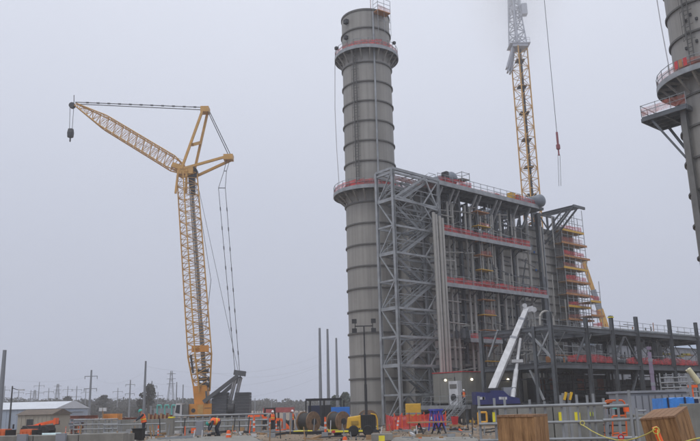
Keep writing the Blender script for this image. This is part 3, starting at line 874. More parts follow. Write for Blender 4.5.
for k in range(7):
    f_ = k / 7; uu = yp[0][0] + (yp[1][0] - yp[0][0]) * f_; dz = random.uniform(-.25, .15)
    pr.add('yellow_lifting_beam', MB().box(uu, uu + random.uniform(.7, 1.9), -20.2, -19.9, yp[0][1] + dz - .2, yp[0][1] + dz + random.uniform(.02, .15)), mat('faded_yellow', (.48, .40, .05), .6, 0, .3, 2))
k_ = onv(646, 347, 25.2); kb = MB()
for q in range(9):
    du = random.uniform(-2.2, 2.6); kb.box(k_[0] + du, k_[0] + du + random.uniform(.3, 1), -25.6, -25.1, k_[1] + random.uniform(-1.6, .6), k_[1] + random.uniform(.2, 1.0))
pr.add('hanging_hoist', kb, dark_m, kind='stuff')

# ------------------------------------------------------------------ enclosure on its platform
EU0, EU1, EV0, EV1, EZ0, EZ1 = -0.45, 11.55, 10.4, 15.0, 2.95, 6.42
en = Thing('equipment_enclosure', 'grey-green box enclosure with a red roof edge on a steel platform', 'enclosure', S1 + UA * EU0 + VA * EV1 + Vector((0, 0, EZ0)), BR)
W, D, H_ = EU1 - EU0, EV1 - EV0, EZ1 - EZ0
en.add('wall', MB().box(0, W, 0, D, 0, H_), enc_m)
en.add('roof_edge', MB().box(-.08, W + .08, -.08, D + .08, H_ + .002, H_ + .09), red_m)
for k in range(10):
    en.add('wall_panel', MB().box(k * W / 10 + .015, (k + 1) * W / 10 - .015, -.05, -.002, .1, H_ - .1), enc_m)
for k in range(4):
    en.add('wall_panel', MB().box(-.05, -.002, k * D / 4 + .015, (k + 1) * D / 4 - .015, .1, H_ - .1), enc_m)
en.add('sign_plate', MB().box(-.07, -.052, 1.8, 2.1, 1.2, 1.6), yel_m)
en.add('nameplate', MB().box(-.07, -.052, 1.6, 3.2, H_ - .75, H_ - .6), stiff_m)
for x_, y_, side in ((1.5, -.12, 0), (8.2, -.12, 0), (-.12, D * .55, 1)):
    o_ = en.add('wall_lamp', MB().lathe([(.02, -.1), (.10, -.08), (.13, 0), (.10, .1), (.02, .14)], 12, (x_, y_, H_ - .85)), lamp_m)
# platform
pl = Thing('steel_platform', 'raised galvanised platform carrying the grey-green enclosure', 'platform', S1 + UA * EU0 + VA * EV1, BR)
pl.add('deck', MB().box(-2.0, W + 1, -2.2, D + .5, EZ0 - .35, EZ0 - .28), galv_m)
pl.add('edge_beam', MB().box(-2.0, W + 1, -2.32, -2.203, EZ0 - .65, EZ0 - .2).box(-2.12, -2.003, -2.2, D + .5, EZ0 - .65, EZ0 - .2), galv_m)
pl.add('bearing_beam', MB().box(0.02, W, .1, .4, EZ0 - .277, EZ0 - .003).box(0.02, W, D - .4, D - .1, EZ0 - .277, EZ0 - .003), frame_m)
for a in (-1.9, 1.6, 5.2, 8.8, 12.6):
    for b in (-2.0, 2.2): pl.add('leg', MB().bar((a, b, 0), (a, b, EZ0 - .36), .22), frame_m)
pl.add('guard_rail', rail_mb(MB(), [Vector((-1.95, D, EZ0 - .28)), Vector((-1.95, -2.2, EZ0 - .28)), Vector((2.2, -2.2, EZ0 - .28))], 1.1, .03, 1.4), galv_m)
sf = MB()
for b in (-2.1, -1.0):
    sf.bar((-2.1, b, EZ0 - .4), (-5.6, b, 0.2), .08, .3); sf.bar((-2.1, b, EZ0 + .7), (-5.6, b, 1.3), .06); sf.bar((-2.1, b, EZ0 + .2), (-5.6, b, .8), .05)
    for i in range(5): sf.bar((-2.1 - 3.5 * i / 4, b, EZ0 - .4 - 2.35 * i / 4), (-2.1 - 3.5 * i / 4, b, EZ0 + .7 - 2.35 * i / 4), .05)
for i in range(12): sf.box(-2.3 - 3.4 * i / 12 - .13, -2.3 - 3.4 * i / 12 + .13, -2.1, -1.0, EZ0 - .5 - 2.4 * i / 12, EZ0 - .45 - 2.4 * i / 12)
pl.add('stair', sf, galv_m)
# AC unit
ac = Thing('air_conditioner', 'tall white cooling unit with a round fan on the enclosure wall', 'cooling unit', S1 + UA * (EU0 - .75) + VA * (EV1 - 1.4) + Vector((0, 0, EZ0 - .28)), BR)
ac.add('cabinet', MB().box(-.1, .65, -1.35, 0, 0, 2.75), white_m)
ac.add('fan', MB().lathe([(.42, 0), (.42, -.06), (.30, -.08), (.1, -.03)], 24, (-.102, -.68, .9), 'x'), dark_m)
ac.add('vent', MB().box(-.13, -.102, -1.2, -.15, 1.9, 2.4), stiff_m)
ac.add('pipe_stub', MB().tube((.3, -.6, 2.75), (.3, -.6, 3.2), .06), dark_m)

# ------------------------------------------------------------------ lattice helper
def lattice(mb, P, Q, w0, w1, ax, bays, rc=0.1, rb=0.05, taper=None):
    """square lattice girder; ax = one side direction; taper = list of (t, scale)"""
    P = Vector(P); Q = Vector(Q); d = (Q - P).normalized()
    a = (Vector(ax) - d * d.dot(Vector(ax))).normalized(); b = d.cross(a).normalized()
    def sc_(t):
        s_ = 1.0
        if taper:
            for (t0, s0), (t1, s1) in zip(taper[:-1], taper[1:]):
                if t0 <= t <= t1: s_ = s0 + (s1 - s0) * (t - t0) / (t1 - t0)
        return s_ * (w0 + (w1 - w0) * t)
    def cor(t):
        h = sc_(t) / 2; p = P.lerp(Q, t)
        return [p + a * h + b * h, p - a * h + b * h, p - a * h - b * h, p + a * h - b * h]
    for i in range(bays):
        c0 = cor(i / bays); c1 = cor((i + 1) / bays)
        for k in range(4):
            mb.tube(c0[k], c1[k], rc, n=6)
            j = (k + 1) % 4
            if (i + k) % 2: mb.tube(c0[k], c1[j], rb, n=4)
            else: mb.tube(c0[j], c1[k], rb, n=4)
            mb.tube(c1[k], c1[j], rb, n=4)
    return mb

# ------------------------------------------------------------------ crawler crane
CY = 132.0
base = at(205, 424, CY); base.z = 0
cc = Thing('crawler_crane', 'tall yellow lattice crawler crane with a luffing jib, left of the stacks', 'crane', base)
foot = at(202.3, 392, CY); head = at(187.0, 174, CY)
axb = Vector((math.cos(R_(35)), math.sin(R_(35)), 0))
k0 = foot.lerp(head, 0.16)
cc.add('boom_base', lattice(MB(), foot, k0, 1.9, 3.05, axb, 6, .15, .07), cy_m, True)
cc.add('boom', lattice(MB(), k0, head, 3.05, 2.75, axb, 30, .125, .055), cy_m, True)
f2 = foot - Vector((0, 0, 2.0))
cc.add('boom_foot', MB().quad_prism([f2 + Vector(p) for p in ((-1.1, -1, 0), (1.2, -1, 0), (1.2, 1, 0), (-1.1, 1, 0))], [foot + Vector(p) for p in ((-1.45, -1.1, 1.0), (.95, -1.1, 1.0), (.95, 1.1, 1.0), (-1.45, 1.1, 1.0))]), co_m, True)
pm = foot.lerp(head, 0.185)
cc.add('boom_plate', MB().box(pm.x - 1.0, pm.x + 1.9, pm.y - 1.6, pm.y - 1.2, pm.z - .55, pm.z + .55), co_m, True)
rb = MB()
for dx in (.35, .6, .85):
    rb.tube(foot.lerp(head, .02) + Vector((dx, -.3, 0)), foot.lerp(head, .985) + Vector((dx, -.3, 0)), .10)
rb.tube(foot.lerp(head, .1) + Vector((.5, .3, 0)), foot.lerp(head, .3) + Vector((.5, .3, 0)), .4)
rb.tube(foot.lerp(head, .42) + Vector((.7, .3, 0)), foot.lerp(head, .99) + Vector((.7, .3, 0)), .24)
cc.add('hoist_rope', rb, mat('hose_grey', (0.24, 0.245, 0.255), .6, .2, .25, 2), True)
wn = MB()
for t_, r_ in ((.03, .5), (.055, .42), (.09, .4)):
    p = foot.lerp(head, t_); wn.lathe([(.15, -.9), (r_, -.9), (r_, -.75), (r_ * .7, -.7), (r_ * .7, .7), (r_, .75), (r_, .9), (.15, .9)], 16, (p.x + .5, p.y - .4, p.z), 'x')
wn.bar(foot.lerp(head, .08) + Vector((-1.1, -1.2, 0)), foot.lerp(head, .16) + Vector((-1.3, -1.2, 0)), .3)
cc.add('winch', wn, dark_m, True)
hd = MB().box(head.x - 1.5, head.x + 1.3, head.y - 1.3, head.y + 1.3, head.z - .3, head.z + .9)
hd.bar(head + Vector((-1.7, -1.2, -4)), head + Vector((-1.3, -1.2, .5)), .35).bar(head + Vector((.2, -1.3, -4)), head + Vector((.2, -1.3, .5)), .35)
cc.add('boom_head', hd, cy_m, True)
sv = MB().lathe([(.2, -.5), (1.1, -.5), (1.1, .5), (.2, .5)], 20, (head.x + .9, head.y, head.z + .2), 'y')
sv.quad_prism([head + Vector(p) for p in ((.1, -.6, 0.6), (1.3, -.6, .6), (1.3, .6, .6), (.1, .6, .6))], [head + Vector(p) for p in ((1.0, -.5, -4), (1.6, -.5, -4), (1.6, .5, -4), (1.0, .5, -4))])
cc.add('head_sheave', sv, dark_m, True)
j0 = at(183.5, 170, CY); tip = at(75.5, 104.5, CY)
cc.add('jib', lattice(MB(), j0, tip, 2.5, 2.2, (0, 1, 0), 30, .115, .05, taper=[(0, .55), (.10, 1.0), (.72, 1.0), (1.0, .22)]), cy_m, True)
jf = j0.lerp(tip, .09)
cc.add('jib_foot', MB().bar(j0 + Vector((0, -1.0, 0)), jf + Vector((0, -1.25, -.5)), .5, .9).bar(j0 + Vector((0, 1.0, 0)), jf + Vector((0, 1.25, -.5)), .5, .9), cy_m, True)
hs = MB().lathe([(.1, -.35), (.55, -.35), (.55, .35), (.1, .35)], 16, tuple(tip + Vector((-.6, 0, -.2))), 'y')
hs.tube(tip + Vector((-.3, 0, 0)), tip + Vector((-.4, 0, 1.9)), .07)
cc.add('tip_sheave', hs, dark_m, True)
hk = at(70.6, 133, CY)
cc.add('hook_rope', MB().tube(tip + Vector((-1.0, 0, -.3)), hk + Vector((-.25, 0, .7)), .05).tube(tip + Vector((-.3, 0, -.5)), hk + Vector((.25, 0, .7)), .05), rope_m, True)
cc.add('hook_block', MB().lathe([(.15, -1.0), (.55, -.8), (.62, 0), (.5, .75), (.15, .85)], 14, tuple(hk)).tube(hk + Vector((0, 0, -.9)), hk + Vector((0, 0, -1.7)), .14), dark_m, True)
m1 = at(205, 110, CY); m2 = at(230, 157.5, CY); mf = at(184, 171, CY); mf2 = at(190, 170.5, CY)
s1 = MB()
s1.bar(mf + Vector((-.2, -1.2, 0)), m1 + Vector((-.2, -.7, 0)), .42).bar(mf2 + Vector((.5, 1.2, 0)), m1 + Vector((.4, .7, 0)), .42)
a_ = mf.lerp(m1, .45); s1.bar(a_ + Vector((0, -.9, -.6)), a_ + Vector((1.0, .9, .4)), .6)
s1.box(m1.x - .7, m1.x + .8, m1.y - .9, m1.y + .9, m1.z - .6, m1.z + .45)
cc.add('front_strut', s1, cy_m, True)
s2 = MB()
s2.bar(mf + Vector((.2, -1.2, .1)), m2 + Vector((0, -.5, .2)), .42).bar(mf2 + Vector((.6, 1.2, -.9)), m2 + Vector((0, .5, -.4)), .42)
s2.box(m2.x - 1.1, m2.x + .6, m2.y - .8, m2.y + .8, m2.z - .55, m2.z + .45)
cc.add('rear_strut', s2, cy_m, True)
pn = MB()
pn.tube(tip + Vector((.1, -.4, .3)), m1 + Vector((0, -.5, .3)), .085).tube(tip + Vector((.1, .4, .25)), m1 + Vector((0, .5, .2)), .085)
for i in range(1, 12):
    p = (tip + Vector((.1, -.4, .3))).lerp(m1 + Vector((0, -.5, .3)), i / 12); q = (tip + Vector((.1, -.4, .3))).lerp(m1 + Vector((0, -.5, .3)), i / 12 + .02); pn.tube(p, q, .16)
pn.tube(m1 + Vector((.4, -.5, 0)), m2 + Vector((-.2, -.4, .3)), .075).tube(m1 + Vector((.7, .5, 0)), m2 + Vector((.2, .4, .3)), .075)
g0 = at(243, 374.5, CY); gl = at(235.5, 373, CY)
w1_ = at(218.5, 188, CY); w2_ = at(225.3, 188, CY); u1_ = at(224, 171, CY); u2_ = at(226.5, 171, CY)
for a, b, c, dst in ((m2 + Vector((-.4, -.4, 0)), u1_, w1_, gl + Vector((0, -.8, .5))), (m2 + Vector((0, .4, 0)), u2_, w2_, g0 + Vector((-.7, .8, .4)))):
    pn.tube(a, b, .05).tube(b, c, .05).tube(c, dst, .05)
    for i in range(1, 9):
        p = c.lerp(dst, i / 9); q = c.lerp(dst, i / 9 + .02); pn.tube(p, q, .10)
pn.bar(u1_, u2_, .12).bar(w1_, w2_, .12)
pn.tube(head + Vector((1.5, 0, -1)), at(211, 280, CY), .04).tube(at(211, 280, CY), at(205.5, 330, CY), .05).tube(at(199, 190, CY), at(238, 370, CY), .035)
pn.tube(at(135, 142, CY), at(183, 160, CY), .03)
cc.add('pendant', pn, rope_m, True)
# gantry, body, counterweights
ga = at(206, 400, CY)
gm = MB().bar(at(203.5, 402, CY - 1.7), at(238, 375.5, CY - 1.7), .5, .62).bar(at(213, 402, CY + 1.7), at(241.5, 377, CY + 1.7), .5, .62)
gm.bar(gl + Vector((-.2, 0, .1)), g0 + Vector((.4, 0, .1)), 1.5, .85).bar(at(207, 404, CY - 1.2), at(206, 391, CY - 1.2), .25)
cc.add('gantry', gm, mat('gantry_grey', (0.085, 0.09, 0.10), .6, 0, .2, 1), True)
gr = MB()
for px in (228.5, 230.5, 233.5, 235.5):
    gr.tube(at(px + 6, 378, CY), at(px, 404, CY), .16)
cc.add('gantry_rope', gr, mat('bright_rope', (.34, .345, .36), .5, .3, .2, 3), True)
bz = lambda px, py: at(px, py, CY)
a = bz(191, 404); b = bz(213.2, 416.5)
body = cc.add('engine_house', MB().box(a.x, b.x, CY - 1.6, CY + 1.6, b.z, a.z), co_m, True)
cc.add('porthole', MB().lathe([(.35, -.06), (.35, 0), (.02, 0)], 16, (a.x + .75, CY - 1.6, (a.z + b.z) / 2), 'y'), dark_m, True, parent=body)
cc.add('hatch_panel', MB().box(a.x + 1.5, a.x + 2.4, CY - 1.66, CY - 1.602, b.z + .15, a.z - .15), cy_m, True, parent=body)
cc.add('body_stripe', MB().box(a.x + 2.6, b.x - .1, CY - 1.64, CY - 1.602, (a.z + b.z) / 2 + .3, (a.z + b.z) / 2 + .38), dark_m, True, parent=body)
for x0, x1 in ((213.6, 227.8), (236.2, 250.2)):
    a = bz(x0, 392.5); b = bz(x1, 416.5); n = 8; s0 = None
    for i in range(n):
        z0 = b.z + (a.z - b.z) * i / n; z1 = b.z + (a.z - b.z) * (i + 1) / n
        cc.add('counterweight_slab', MB().box(a.x, b.x, CY - 1.5, CY + 1.5, z0 + .02, z1 - .02), cw_m, True)
a = bz(228.5, 403); b = bz(236, 416.5)
cc.add('rear_winch', MB().box(a.x, b.x, CY - 1.0, CY + 1.2, b.z, a.z - .6).lathe([(.2, -.5), (.9, -.5), (.9, .5), (.2, .5)], 18, ((a.x + b.x) / 2, CY - 1.0, a.z - 1), 'x'), dark_m, True)
a = bz(176.5, 403.5); b = bz(185, 416.5)
cabm = MB().quad_prism([(a.x + .15, CY - 2.6, b.z), (b.x, CY - 2.6, b.z), (b.x, CY - .9, b.z), (a.x + .15, CY - .9, b.z)], [(a.x + .5, CY - 2.6, a.z), (b.x, CY - 2.6, a.z), (b.x, CY - .9, a.z), (a.x + .5, CY - .9, a.z)])
cab = cc.add('cab', cabm, white_m, True)
cc.add('cab_window', MB().quad_prism([(a.x + .42, CY - 2.65, b.z + .7), (b.x - .35, CY - 2.65, b.z + .5), (b.x - .3, CY - 2.65, a.z - .25), (a.x + .62, CY - 2.65, a.z - .25)], [(a.x + .42, CY - 2.602, b.z + .7), (b.x - .35, CY - 2.602, b.z + .5), (b.x - .3, CY - 2.602, a.z - .25), (a.x + .62, CY - 2.602, a.z - .25)]), glass_m, True, parent=cab)
cc.add('cab_rear', MB().box(b.x + .05, b.x + 1.0, CY - 2.3, CY - .8, b.z, a.z - .2), stiff_m, True)
cz = bz(195, 416.5).z
cc.add('turntable', MB().lathe([(1.6, cz - .9), (1.9, cz - .9), (1.9, cz - .003), (1.6, cz - .003)], 28, (base.x + .5, CY, 0)).box(bz(188, 416).x, bz(250, 416).x, CY - 1.0, CY + 1.0, cz - .45, cz - .004), dark_m, True)
for yy in (CY - 3.6, CY + 2.4):
    tk = MB(); x0, x1 = base.x - 4.6, base.x + 5.6
    prof = [(x0 + .5, .02), (x1 - .5, .02), (x1, .5), (x1, 1.1), (x1 - .5, 1.5), (x0 + .5, 1.5), (x0, 1.1), (x0, .5)]
    tk.quad_prism([(p, yy, q) for p, q in prof], [(p, yy + 1.3, q) for p, q in prof])
    to = cc.add('crawler_track', tk, rub_m, True)
    for i in range(22):
        xx = x0 + .5 + (x1 - x0 - 1.0) * i / 21
        cc.add('track_shoe', MB().box(xx - .18, xx + .18, yy - .08, yy + 1.38, 1.5, 1.58), dark_m, True, parent=to)
cc.add('car_body', MB().box(base.x - 1.6, base.x + 2.6, CY - 3.5, CY + 3.5, .5, cz - .902), dark_m, True)

# ------------------------------------------------------------------ tower crane behind the boiler, its head in the low cloud
tcx = at(531, 195, 150); tb = Vector((tcx.x, 150, 0))
tc_ = Thing('tower_crane', 'yellow lattice tower crane mast rising behind the boiler into low cloud', 'tower crane', tb)
lt = lattice(MB(), tb, tb + Vector((0, 0, 77)), 2.5, 2.5, (math.cos(R_(28)), math.sin(R_(28)), 0), 34, .15, .07)
tc_.add('mast', lt, cy_m, True)
mp_ = MB()
for z in range(8, 76, 6):
    mp_.box(tb.x - .9, tb.x + .9, 149.1, 150.9, z, z + .25)
mp_.tube(tb + Vector((.3, 0, 0)), tb + Vector((.3, 0, 77)), .22)
tc_.add('mast_platform', mp_, dark_m, True)
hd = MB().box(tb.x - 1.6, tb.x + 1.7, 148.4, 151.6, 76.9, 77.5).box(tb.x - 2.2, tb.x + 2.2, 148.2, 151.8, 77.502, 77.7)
tc_.add('slewing_unit', rail_mb(hd, [Vector((tb.x - 2.1, 148.3, 77.7)), Vector((tb.x + 2.1, 148.3, 77.7))], 1.1, .04, 1.0), hazed_m, True)
tc_.add('tower_head', lattice(MB(), (tb.x - .1, 150, 77.7), (tb.x - .4, 150, 92), 2.7, 1.2, (math.cos(R_(28)), math.sin(R_(28)), 0), 9, .16, .12).tube((tb.x - .3, 150, 77.7), (tb.x - .3, 150, 92), .35), hazed_m, True)
for k in range(5):
    a = at(506 + k * 1.5, 70 + (k % 2) * 3, 150); b = at(512.5 + k * .6, 46, 150)
    tc_.add('counterweight_slab', MB().bar((a.x, 149.4 + k * .3, a.z), (b.x, 149.4 + k * .3, b.z), .32, 1.2, up=(0, 1, 0)), hazed_m, True)
tc_.add('cab', MB().box(tb.x + 1.0, tb.x + 2.2, 148.4, 149.8, 84.5, 87), hazed_m, True)
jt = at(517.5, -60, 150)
tc_.add('jib', lattice(MB(), (tb.x - .2, 150, 84), (jt.x, 156, jt.z), 2.2, 1.4, (1, 0, 0), 14, .13, .06), hazed_m, True)
tc_.add('jib_rope', MB().tube((tb.x + .9, 150, 86), (jt.x + 1, 156, jt.z), .12).tube((tb.x - .9, 150, 86), (jt.x - 1, 156, jt.z), .12), hazed_m, True)
# hook line hanging on the right
h0 = at(557.5, 140, 140); h1 = at(545, -30, 140)
tc_.add('hoist_rope', MB().tube(h0, Vector((h0.x, 140, h1.z)), .06).tube(h0 - Vector((-.2, 0, 3)), at(561, 186, 140), .04).tube(h0 - Vector((.2, 0, 3)), at(559, 186, 140), .04), rope_m, True)
tc_.add('hook_block', MB().tube(h0 + Vector((0, 0, -1)), h0 + Vector((0, 0, 1.6)), .22).lathe([(.1, -.7), (.4, -.4), (.4, .4), (.1, .6)], 12, tuple(h0 - Vector((0, 0, 1.4)))).tube(h0 - Vector((0, 0, 2)), h0 - Vector((0, 0, 3.2)), .15), mat('dull_red', (.22, .04, .05), .6), True)
tc_.add('trolley_jib', lattice(MB(), (tb.x, 149, 89.5), (h0.x + 1.5, 139.5, h1.z + .5), 1.4, 1.0, (0, 0, 1), 8, .1, .05), hazed_m, True)

# ------------------------------------------------------------------ far telescopic crane (yellow boom)
p0 = at(608, 335, 150); p1 = at(584, 263, 150)
tcn = Thing('telescopic_crane', 'slim yellow telescopic boom leaning behind the right scaffold', 'crane', (p0.x + 2, 150, 0))
pb = p0 + (p0 - p1).normalized() * (p0.z - 3.0) / ((p1 - p0).normalized().z)
tcn.add('boom_section', MB().bar(pb, p0.lerp(p1, .35), .95, 1.15), cy_m, True)
tcn.add('boom_section', MB().bar(p0.lerp(p1, .35), p0.lerp(p1, .62), .75, .95), stuffg_m, True)
tcn.add('boom_section', MB().bar(p0.lerp(p1, .62), p1, .55, .7), cy_m, True)
tcn.add('boom_head', MB().bar(p1 + Vector((.6, 0, .1)), p1 + Vector((-.8, 0, .5)), .5, .6).tube(p1 + Vector((-.5, 0, 0)), p1 + Vector((-.5, 0, -2)), .05), cy_m, True)
tcn.add('carrier', MB().box(pb.x - 5, pb.x + 4, 148.6, 151.4, .9, 2.6).box(pb.x - 1.5, pb.x + 1.6, 148.8, 151.2, 2.603, 4.2), cy_m, True)
for i in range(4):
    for yy in (148.5, 151.1):
        tcn.add('wheel', MB().lathe([(.1, -.2), (.6, -.2), (.65, 0), (.6, .2), (.1, .2)], 16, (pb.x - 4 + i * 2.4, yy, .66), 'y'), rub_m, True)

# ------------------------------------------------------------------ white boom crane on a deep blue carrier
WY = 80.0
wb = at(496, 404, WY); wb.z = 0
wc = Thing('boom_crane', 'mobile crane with a raised white boom on a deep blue body', 'crane', wb)
q0 = at(491.5, 391, WY); q1 = at(526.5, 309, WY + 6)
def wsec(t0, t1, w_): return MB().bar(q0.lerp(q1, t0), q0.lerp(q1, t1), w_, w_ * 1.25, up=(1, 0, .3))
bevel(wc.add('boom_section', wsec(0, .62, .58), white_m, True), .04)
wc.add('boom_section', wsec(.62, .86, .50), white_m, True)
wc.add('boom_section', wsec(.86, 1.0, .42), white_m, True)
for t_ in (.62, .86):
    wc.add('boom_collar', wsec(t_ - .02, t_ + .005, 0.63 if t_ < .7 else .54), stuffg_m, True)
hb = MB().bar(q1 + Vector((-.4, 0, -.2)), q1 + Vector((.75, 0, .05)), .5, .6).lathe([(.1, -.2), (.32, -.2), (.32, .2), (.1, .2)], 16, tuple(q1 + Vector((.8, 0, -.1))), 'y')
wc.add('boom_head', hb.lathe([(.1, -.2), (.25, -.2), (.25, .2), (.1, .2)], 16, tuple(q1 + Vector((-.2, 0, .38))), 'y'), white_m, True)
c0 = at(512.5, 399, WY - .5); c1 = at(518.5, 352, WY + 3.5)
wc.add('lift_cylinder', MB().tube(c0, c0.lerp(c1, .6), .25, n=12).tube(c0.lerp(c1, .6), c1.lerp(at(521.5, 330, WY + 4.5), .6), .17, n=12), white_m, True, smooth=True)
c2 = at(516.5, 361, WY + 2.6)
wc.add('cylinder_collar', MB().box(c2.x - .6, c2.x + .6, c2.y - .5, c2.y + .3, c2.z - .18, c2.z + .15), white_m, True)
a = at(473.5, 391, WY); b = at(498.5, 404, WY); c = at(518, 404.5, WY); d_ = at(501, 392, WY)
prof = [(a.x, b.z), (c.x, b.z), (c.x - .1, b.z + .55), (at(507, 398, WY).x, b.z + .75), (d_.x, a.z - .05), (d_.x - .6, a.z), (at(489, 390, WY).x, a.z), (at(488, 391, WY).x, a.z - .25), (a.x, a.z - .1)]
wo = wc.add('carrier_body', MB().quad_prism([(p, WY - 1.3, q) for p, q in prof], [(p, WY + 1.3, q) for p, q in prof]), blue_m, True)
for x_, wd in ((479.5, .6), (481.5, .25), (498, .3), (501, .25), (503, .3)):
    p = at(x_, 398.3, WY); wc.add('white_marking', MB().box(p.x - wd / 2, p.x + wd / 2, WY - 1.34, WY - 1.302, p.z - .13, p.z + .13), white_m, True, parent=wo)
wc.add('deck_machinery', MB().box(a.x + 1.2, a.x + 2.6, WY - .8, WY + .9, a.z - .1, a.z + .25), dark_m, True)
wc.add('operator_cab', MB().box(d_.x + .3, d_.x + 1.6, WY + .1, WY + 1.2, b.z + .8, a.z + .3), stuffg_m, True)
wc.add('chassis', MB().box(a.x - .2, c.x + .3, WY - 1.1, WY + 1.1, 1.0, b.z - .003), dark_m, True)
gz = g(wb.x, WY)
for i in range(4):
    for yy in (WY - 1.35, WY + 1.0):
        wc.add('wheel', MB().lathe([(.15, -.2), (.5, -.22), (.62, -.12), (.62, .12), (.5, .22), (.15, .2)], 18, (a.x + .6 + i * 1.35, yy, gz + .62), 'y'), rub_m, True)
for xx in (a.x - .1, c.x + .1):
    wc.add('outrigger', MB().box(xx - .15, xx + .15, WY - 2.4, WY + 2.4, .95, 1.2).box(xx - .12, xx + .12, WY - 2.4, WY - 2.15, gz, .95).box(xx - .3, xx + .3, WY - 2.6, WY - 2.0, gz, gz + .08), yel_m, True)

# ------------------------------------------------------------------ people
def limb(mb, pts, rad, n=10):
    prev = None; o = len(mb.v); k = len(pts)
    pts = [Vector(p) for p in pts]
    for i, p in enumerate(pts):
        d = (pts[min(i + 1, k - 1)] - pts[max(i - 1, 0)]).normalized()
        up = Vector((0, 1, 0)) if abs(d.y) < .9 else Vector((1, 0, 0))
        a = d.cross(up).normalized(); b = a.cross(d).normalized()
        rx, ry = rad[i] if isinstance(rad[i], tuple) else (rad[i], rad[i])
        for j in range(n):
            t = 2 * math.pi * j / n; mb.v.append(tuple(p + a * (rx * math.cos(t)) + b * (ry * math.sin(t))))
    for i in range(k - 1):
        for j in range(n):
            m_ = (j + 1) % n; mb.f.append((o + i * n + j, o + i * n + m_, o + (i + 1) * n + m_, o + (i + 1) * n + j))
    mb.f.append(tuple(o + j for j in reversed(range(n)))); mb.f.append(tuple(o + (k - 1) * n + j for j in range(n)))
def remesh(o, vs):
    r = o.modifiers.new('remesh', 'REMESH'); r.mode = 'VOXEL'; r.voxel_size = vs; r.use_smooth_shade = True
    s_ = o.modifiers.new('smooth', 'SMOOTH'); s_.factor = .5; s_.iterations = 3
def person(label, loc, rotz, J, hat, vest=vest_m, group='workers on the site'):
    """J: joints in local metres, facing -Y. keys: hip, chest, neck, head, and l/r shoulder elbow hand knee ankle"""
    t = Thing('person', label, 'person', loc, rotz, group)
    V = {k: Vector(v) for k, v in J.items()}
    body = MB()
    hipc, chest, neck, head_ = V['hip'], V['chest'], V['neck'], V['head']
    limb(body, [hipc + (hipc - chest).normalized() * .08, hipc, hipc.lerp(chest, .5), chest, chest.lerp(neck, .7), neck], [(.13, .10), (.165, .12), (.15, .11), (.18, .12), (.12, .09), (.06, .06)])
    hdv = (head_ - neck).normalized()
    limb(body, [neck - hdv * .04, neck + hdv * .04, neck + hdv * .07, head_ - hdv * .02, head_ + hdv * .05, head_ + hdv * .11, head_ + hdv * .135], [.055, .055, (.062, .075), (.078, .095), (.08, .098), (.06, .075), (.02, .03)], 14)
    fw = Vector(J.get('face', (0, -1, 0))).normalized(); sd_ = hdv.cross(fw).normalized()
    limb(body, [head_ + fw * .085 + hdv * .02, head_ + fw * .118 - hdv * .03, head_ + fw * .09 - hdv * .035], [.012, .017, .012], 6)
    for s_ in (-1, 1): limb(body, [head_ + sd_ * (.078 * s_) + hdv * .03, head_ + sd_ * (.092 * s_), head_ + sd_ * (.08 * s_) - hdv * .03], [.014, .02, .012], 6)
    for s_, q in ((-1, 'r'), (1, 'l')):
        sh, el, ha = V[q + 'sh'], V[q + 'el'], V[q + 'ha']
        limb(body, [chest.lerp(sh, .6), sh, sh.lerp(el, .4), el, el.lerp(ha, .35), ha], [.075, .068, .056, .043, .042, .03])
        hv = (ha - el).normalized(); sx_ = Vector((1, 0, 0)); ac_ = hv.cross(sx_).normalized() if abs(hv.x) < .9 else Vector((0, 1, 0))
        lat = hv.cross(ac_).normalized()
        limb(body, [ha, ha + hv * .05, ha + hv * .095], [(.03, .018), (.042, .018), (.04, .014)], 8)
        for i, ln in enumerate((.07, .08, .075, .058)):
            b0 = ha + hv * .085 + lat * (-.03 + .02 * i); b1 = b0 + hv * ln * .5 + ac_ * .006; b2 = b0 + hv * ln * .9 + ac_ * .03
            limb(body, [b0, b1, b2], [.0095, .009, .007], 6)
        th0 = ha + hv * .03 + lat * -.035; limb(body, [th0, th0 + hv * .035 - lat * .025 + ac_ * .01, th0 + hv * .07 - lat * .028 + ac_ * .02], [.013, .011, .008], 6)
        hp_, kn, an = V[q + 'hp'], V[q + 'kn'], V[q + 'an']
        limb(body, [hipc.lerp(hp_, .5), hp_, hp_.lerp(kn, .4), kn, kn.lerp(an, .3), an], [.10, .095, .08, .055, .058, .038])
        ft = Vector(J.get('foot', (0, -1, 0)))
        limb(body, [an + Vector((0, 0, -.03)) - ft * .06, an + Vector((0, 0, -.045)) + ft * .05, an + Vector((0, 0, -.055)) + ft * .16], [(.04, .04), (.045, .035), (.035, .025)], 8)
    b = t.add('body', body, skin_m, smooth=True); remesh(b, .009)
    tr_ = MB()
    for q in 'rl':
        hp_, kn, an = V[q + 'hp'], V[q + 'kn'], V[q + 'an']
        limb(tr_, [hipc.lerp(hp_, .3), hp_, hp_.lerp(kn, .4), kn, kn.lerp(an, .5), an + Vector((0, 0, .02))], [.12, .118, .10, .078, .078, .07])
    limb(tr_, [hipc.lerp(chest, .28), hipc, hipc + (hipc - chest).normalized() * .1], [(.18, .14), (.19, .145), (.15, .12)])
    o = t.add('trousers', tr_, jean_m, smooth=True); remesh(o, .016)
    bt = MB()
    for q in 'rl':
        an = V[q + 'an']; ft = Vector(J.get('foot', (0, -1, 0)))
        limb(bt, [an + Vector((0, 0, .1)), an], [.062, .06]); limb(bt, [an + Vector((0, 0, -.04)) - ft * .08, an + Vector((0, 0, -.045)) + ft * .06, an + Vector((0, 0, -.055)) + ft * .19], [(.05, .05), (.055, .045), (.045, .034)], 8)
    o = t.add('boots', bt, rub_m, smooth=True); remesh(o, .014)
    sw = MB()
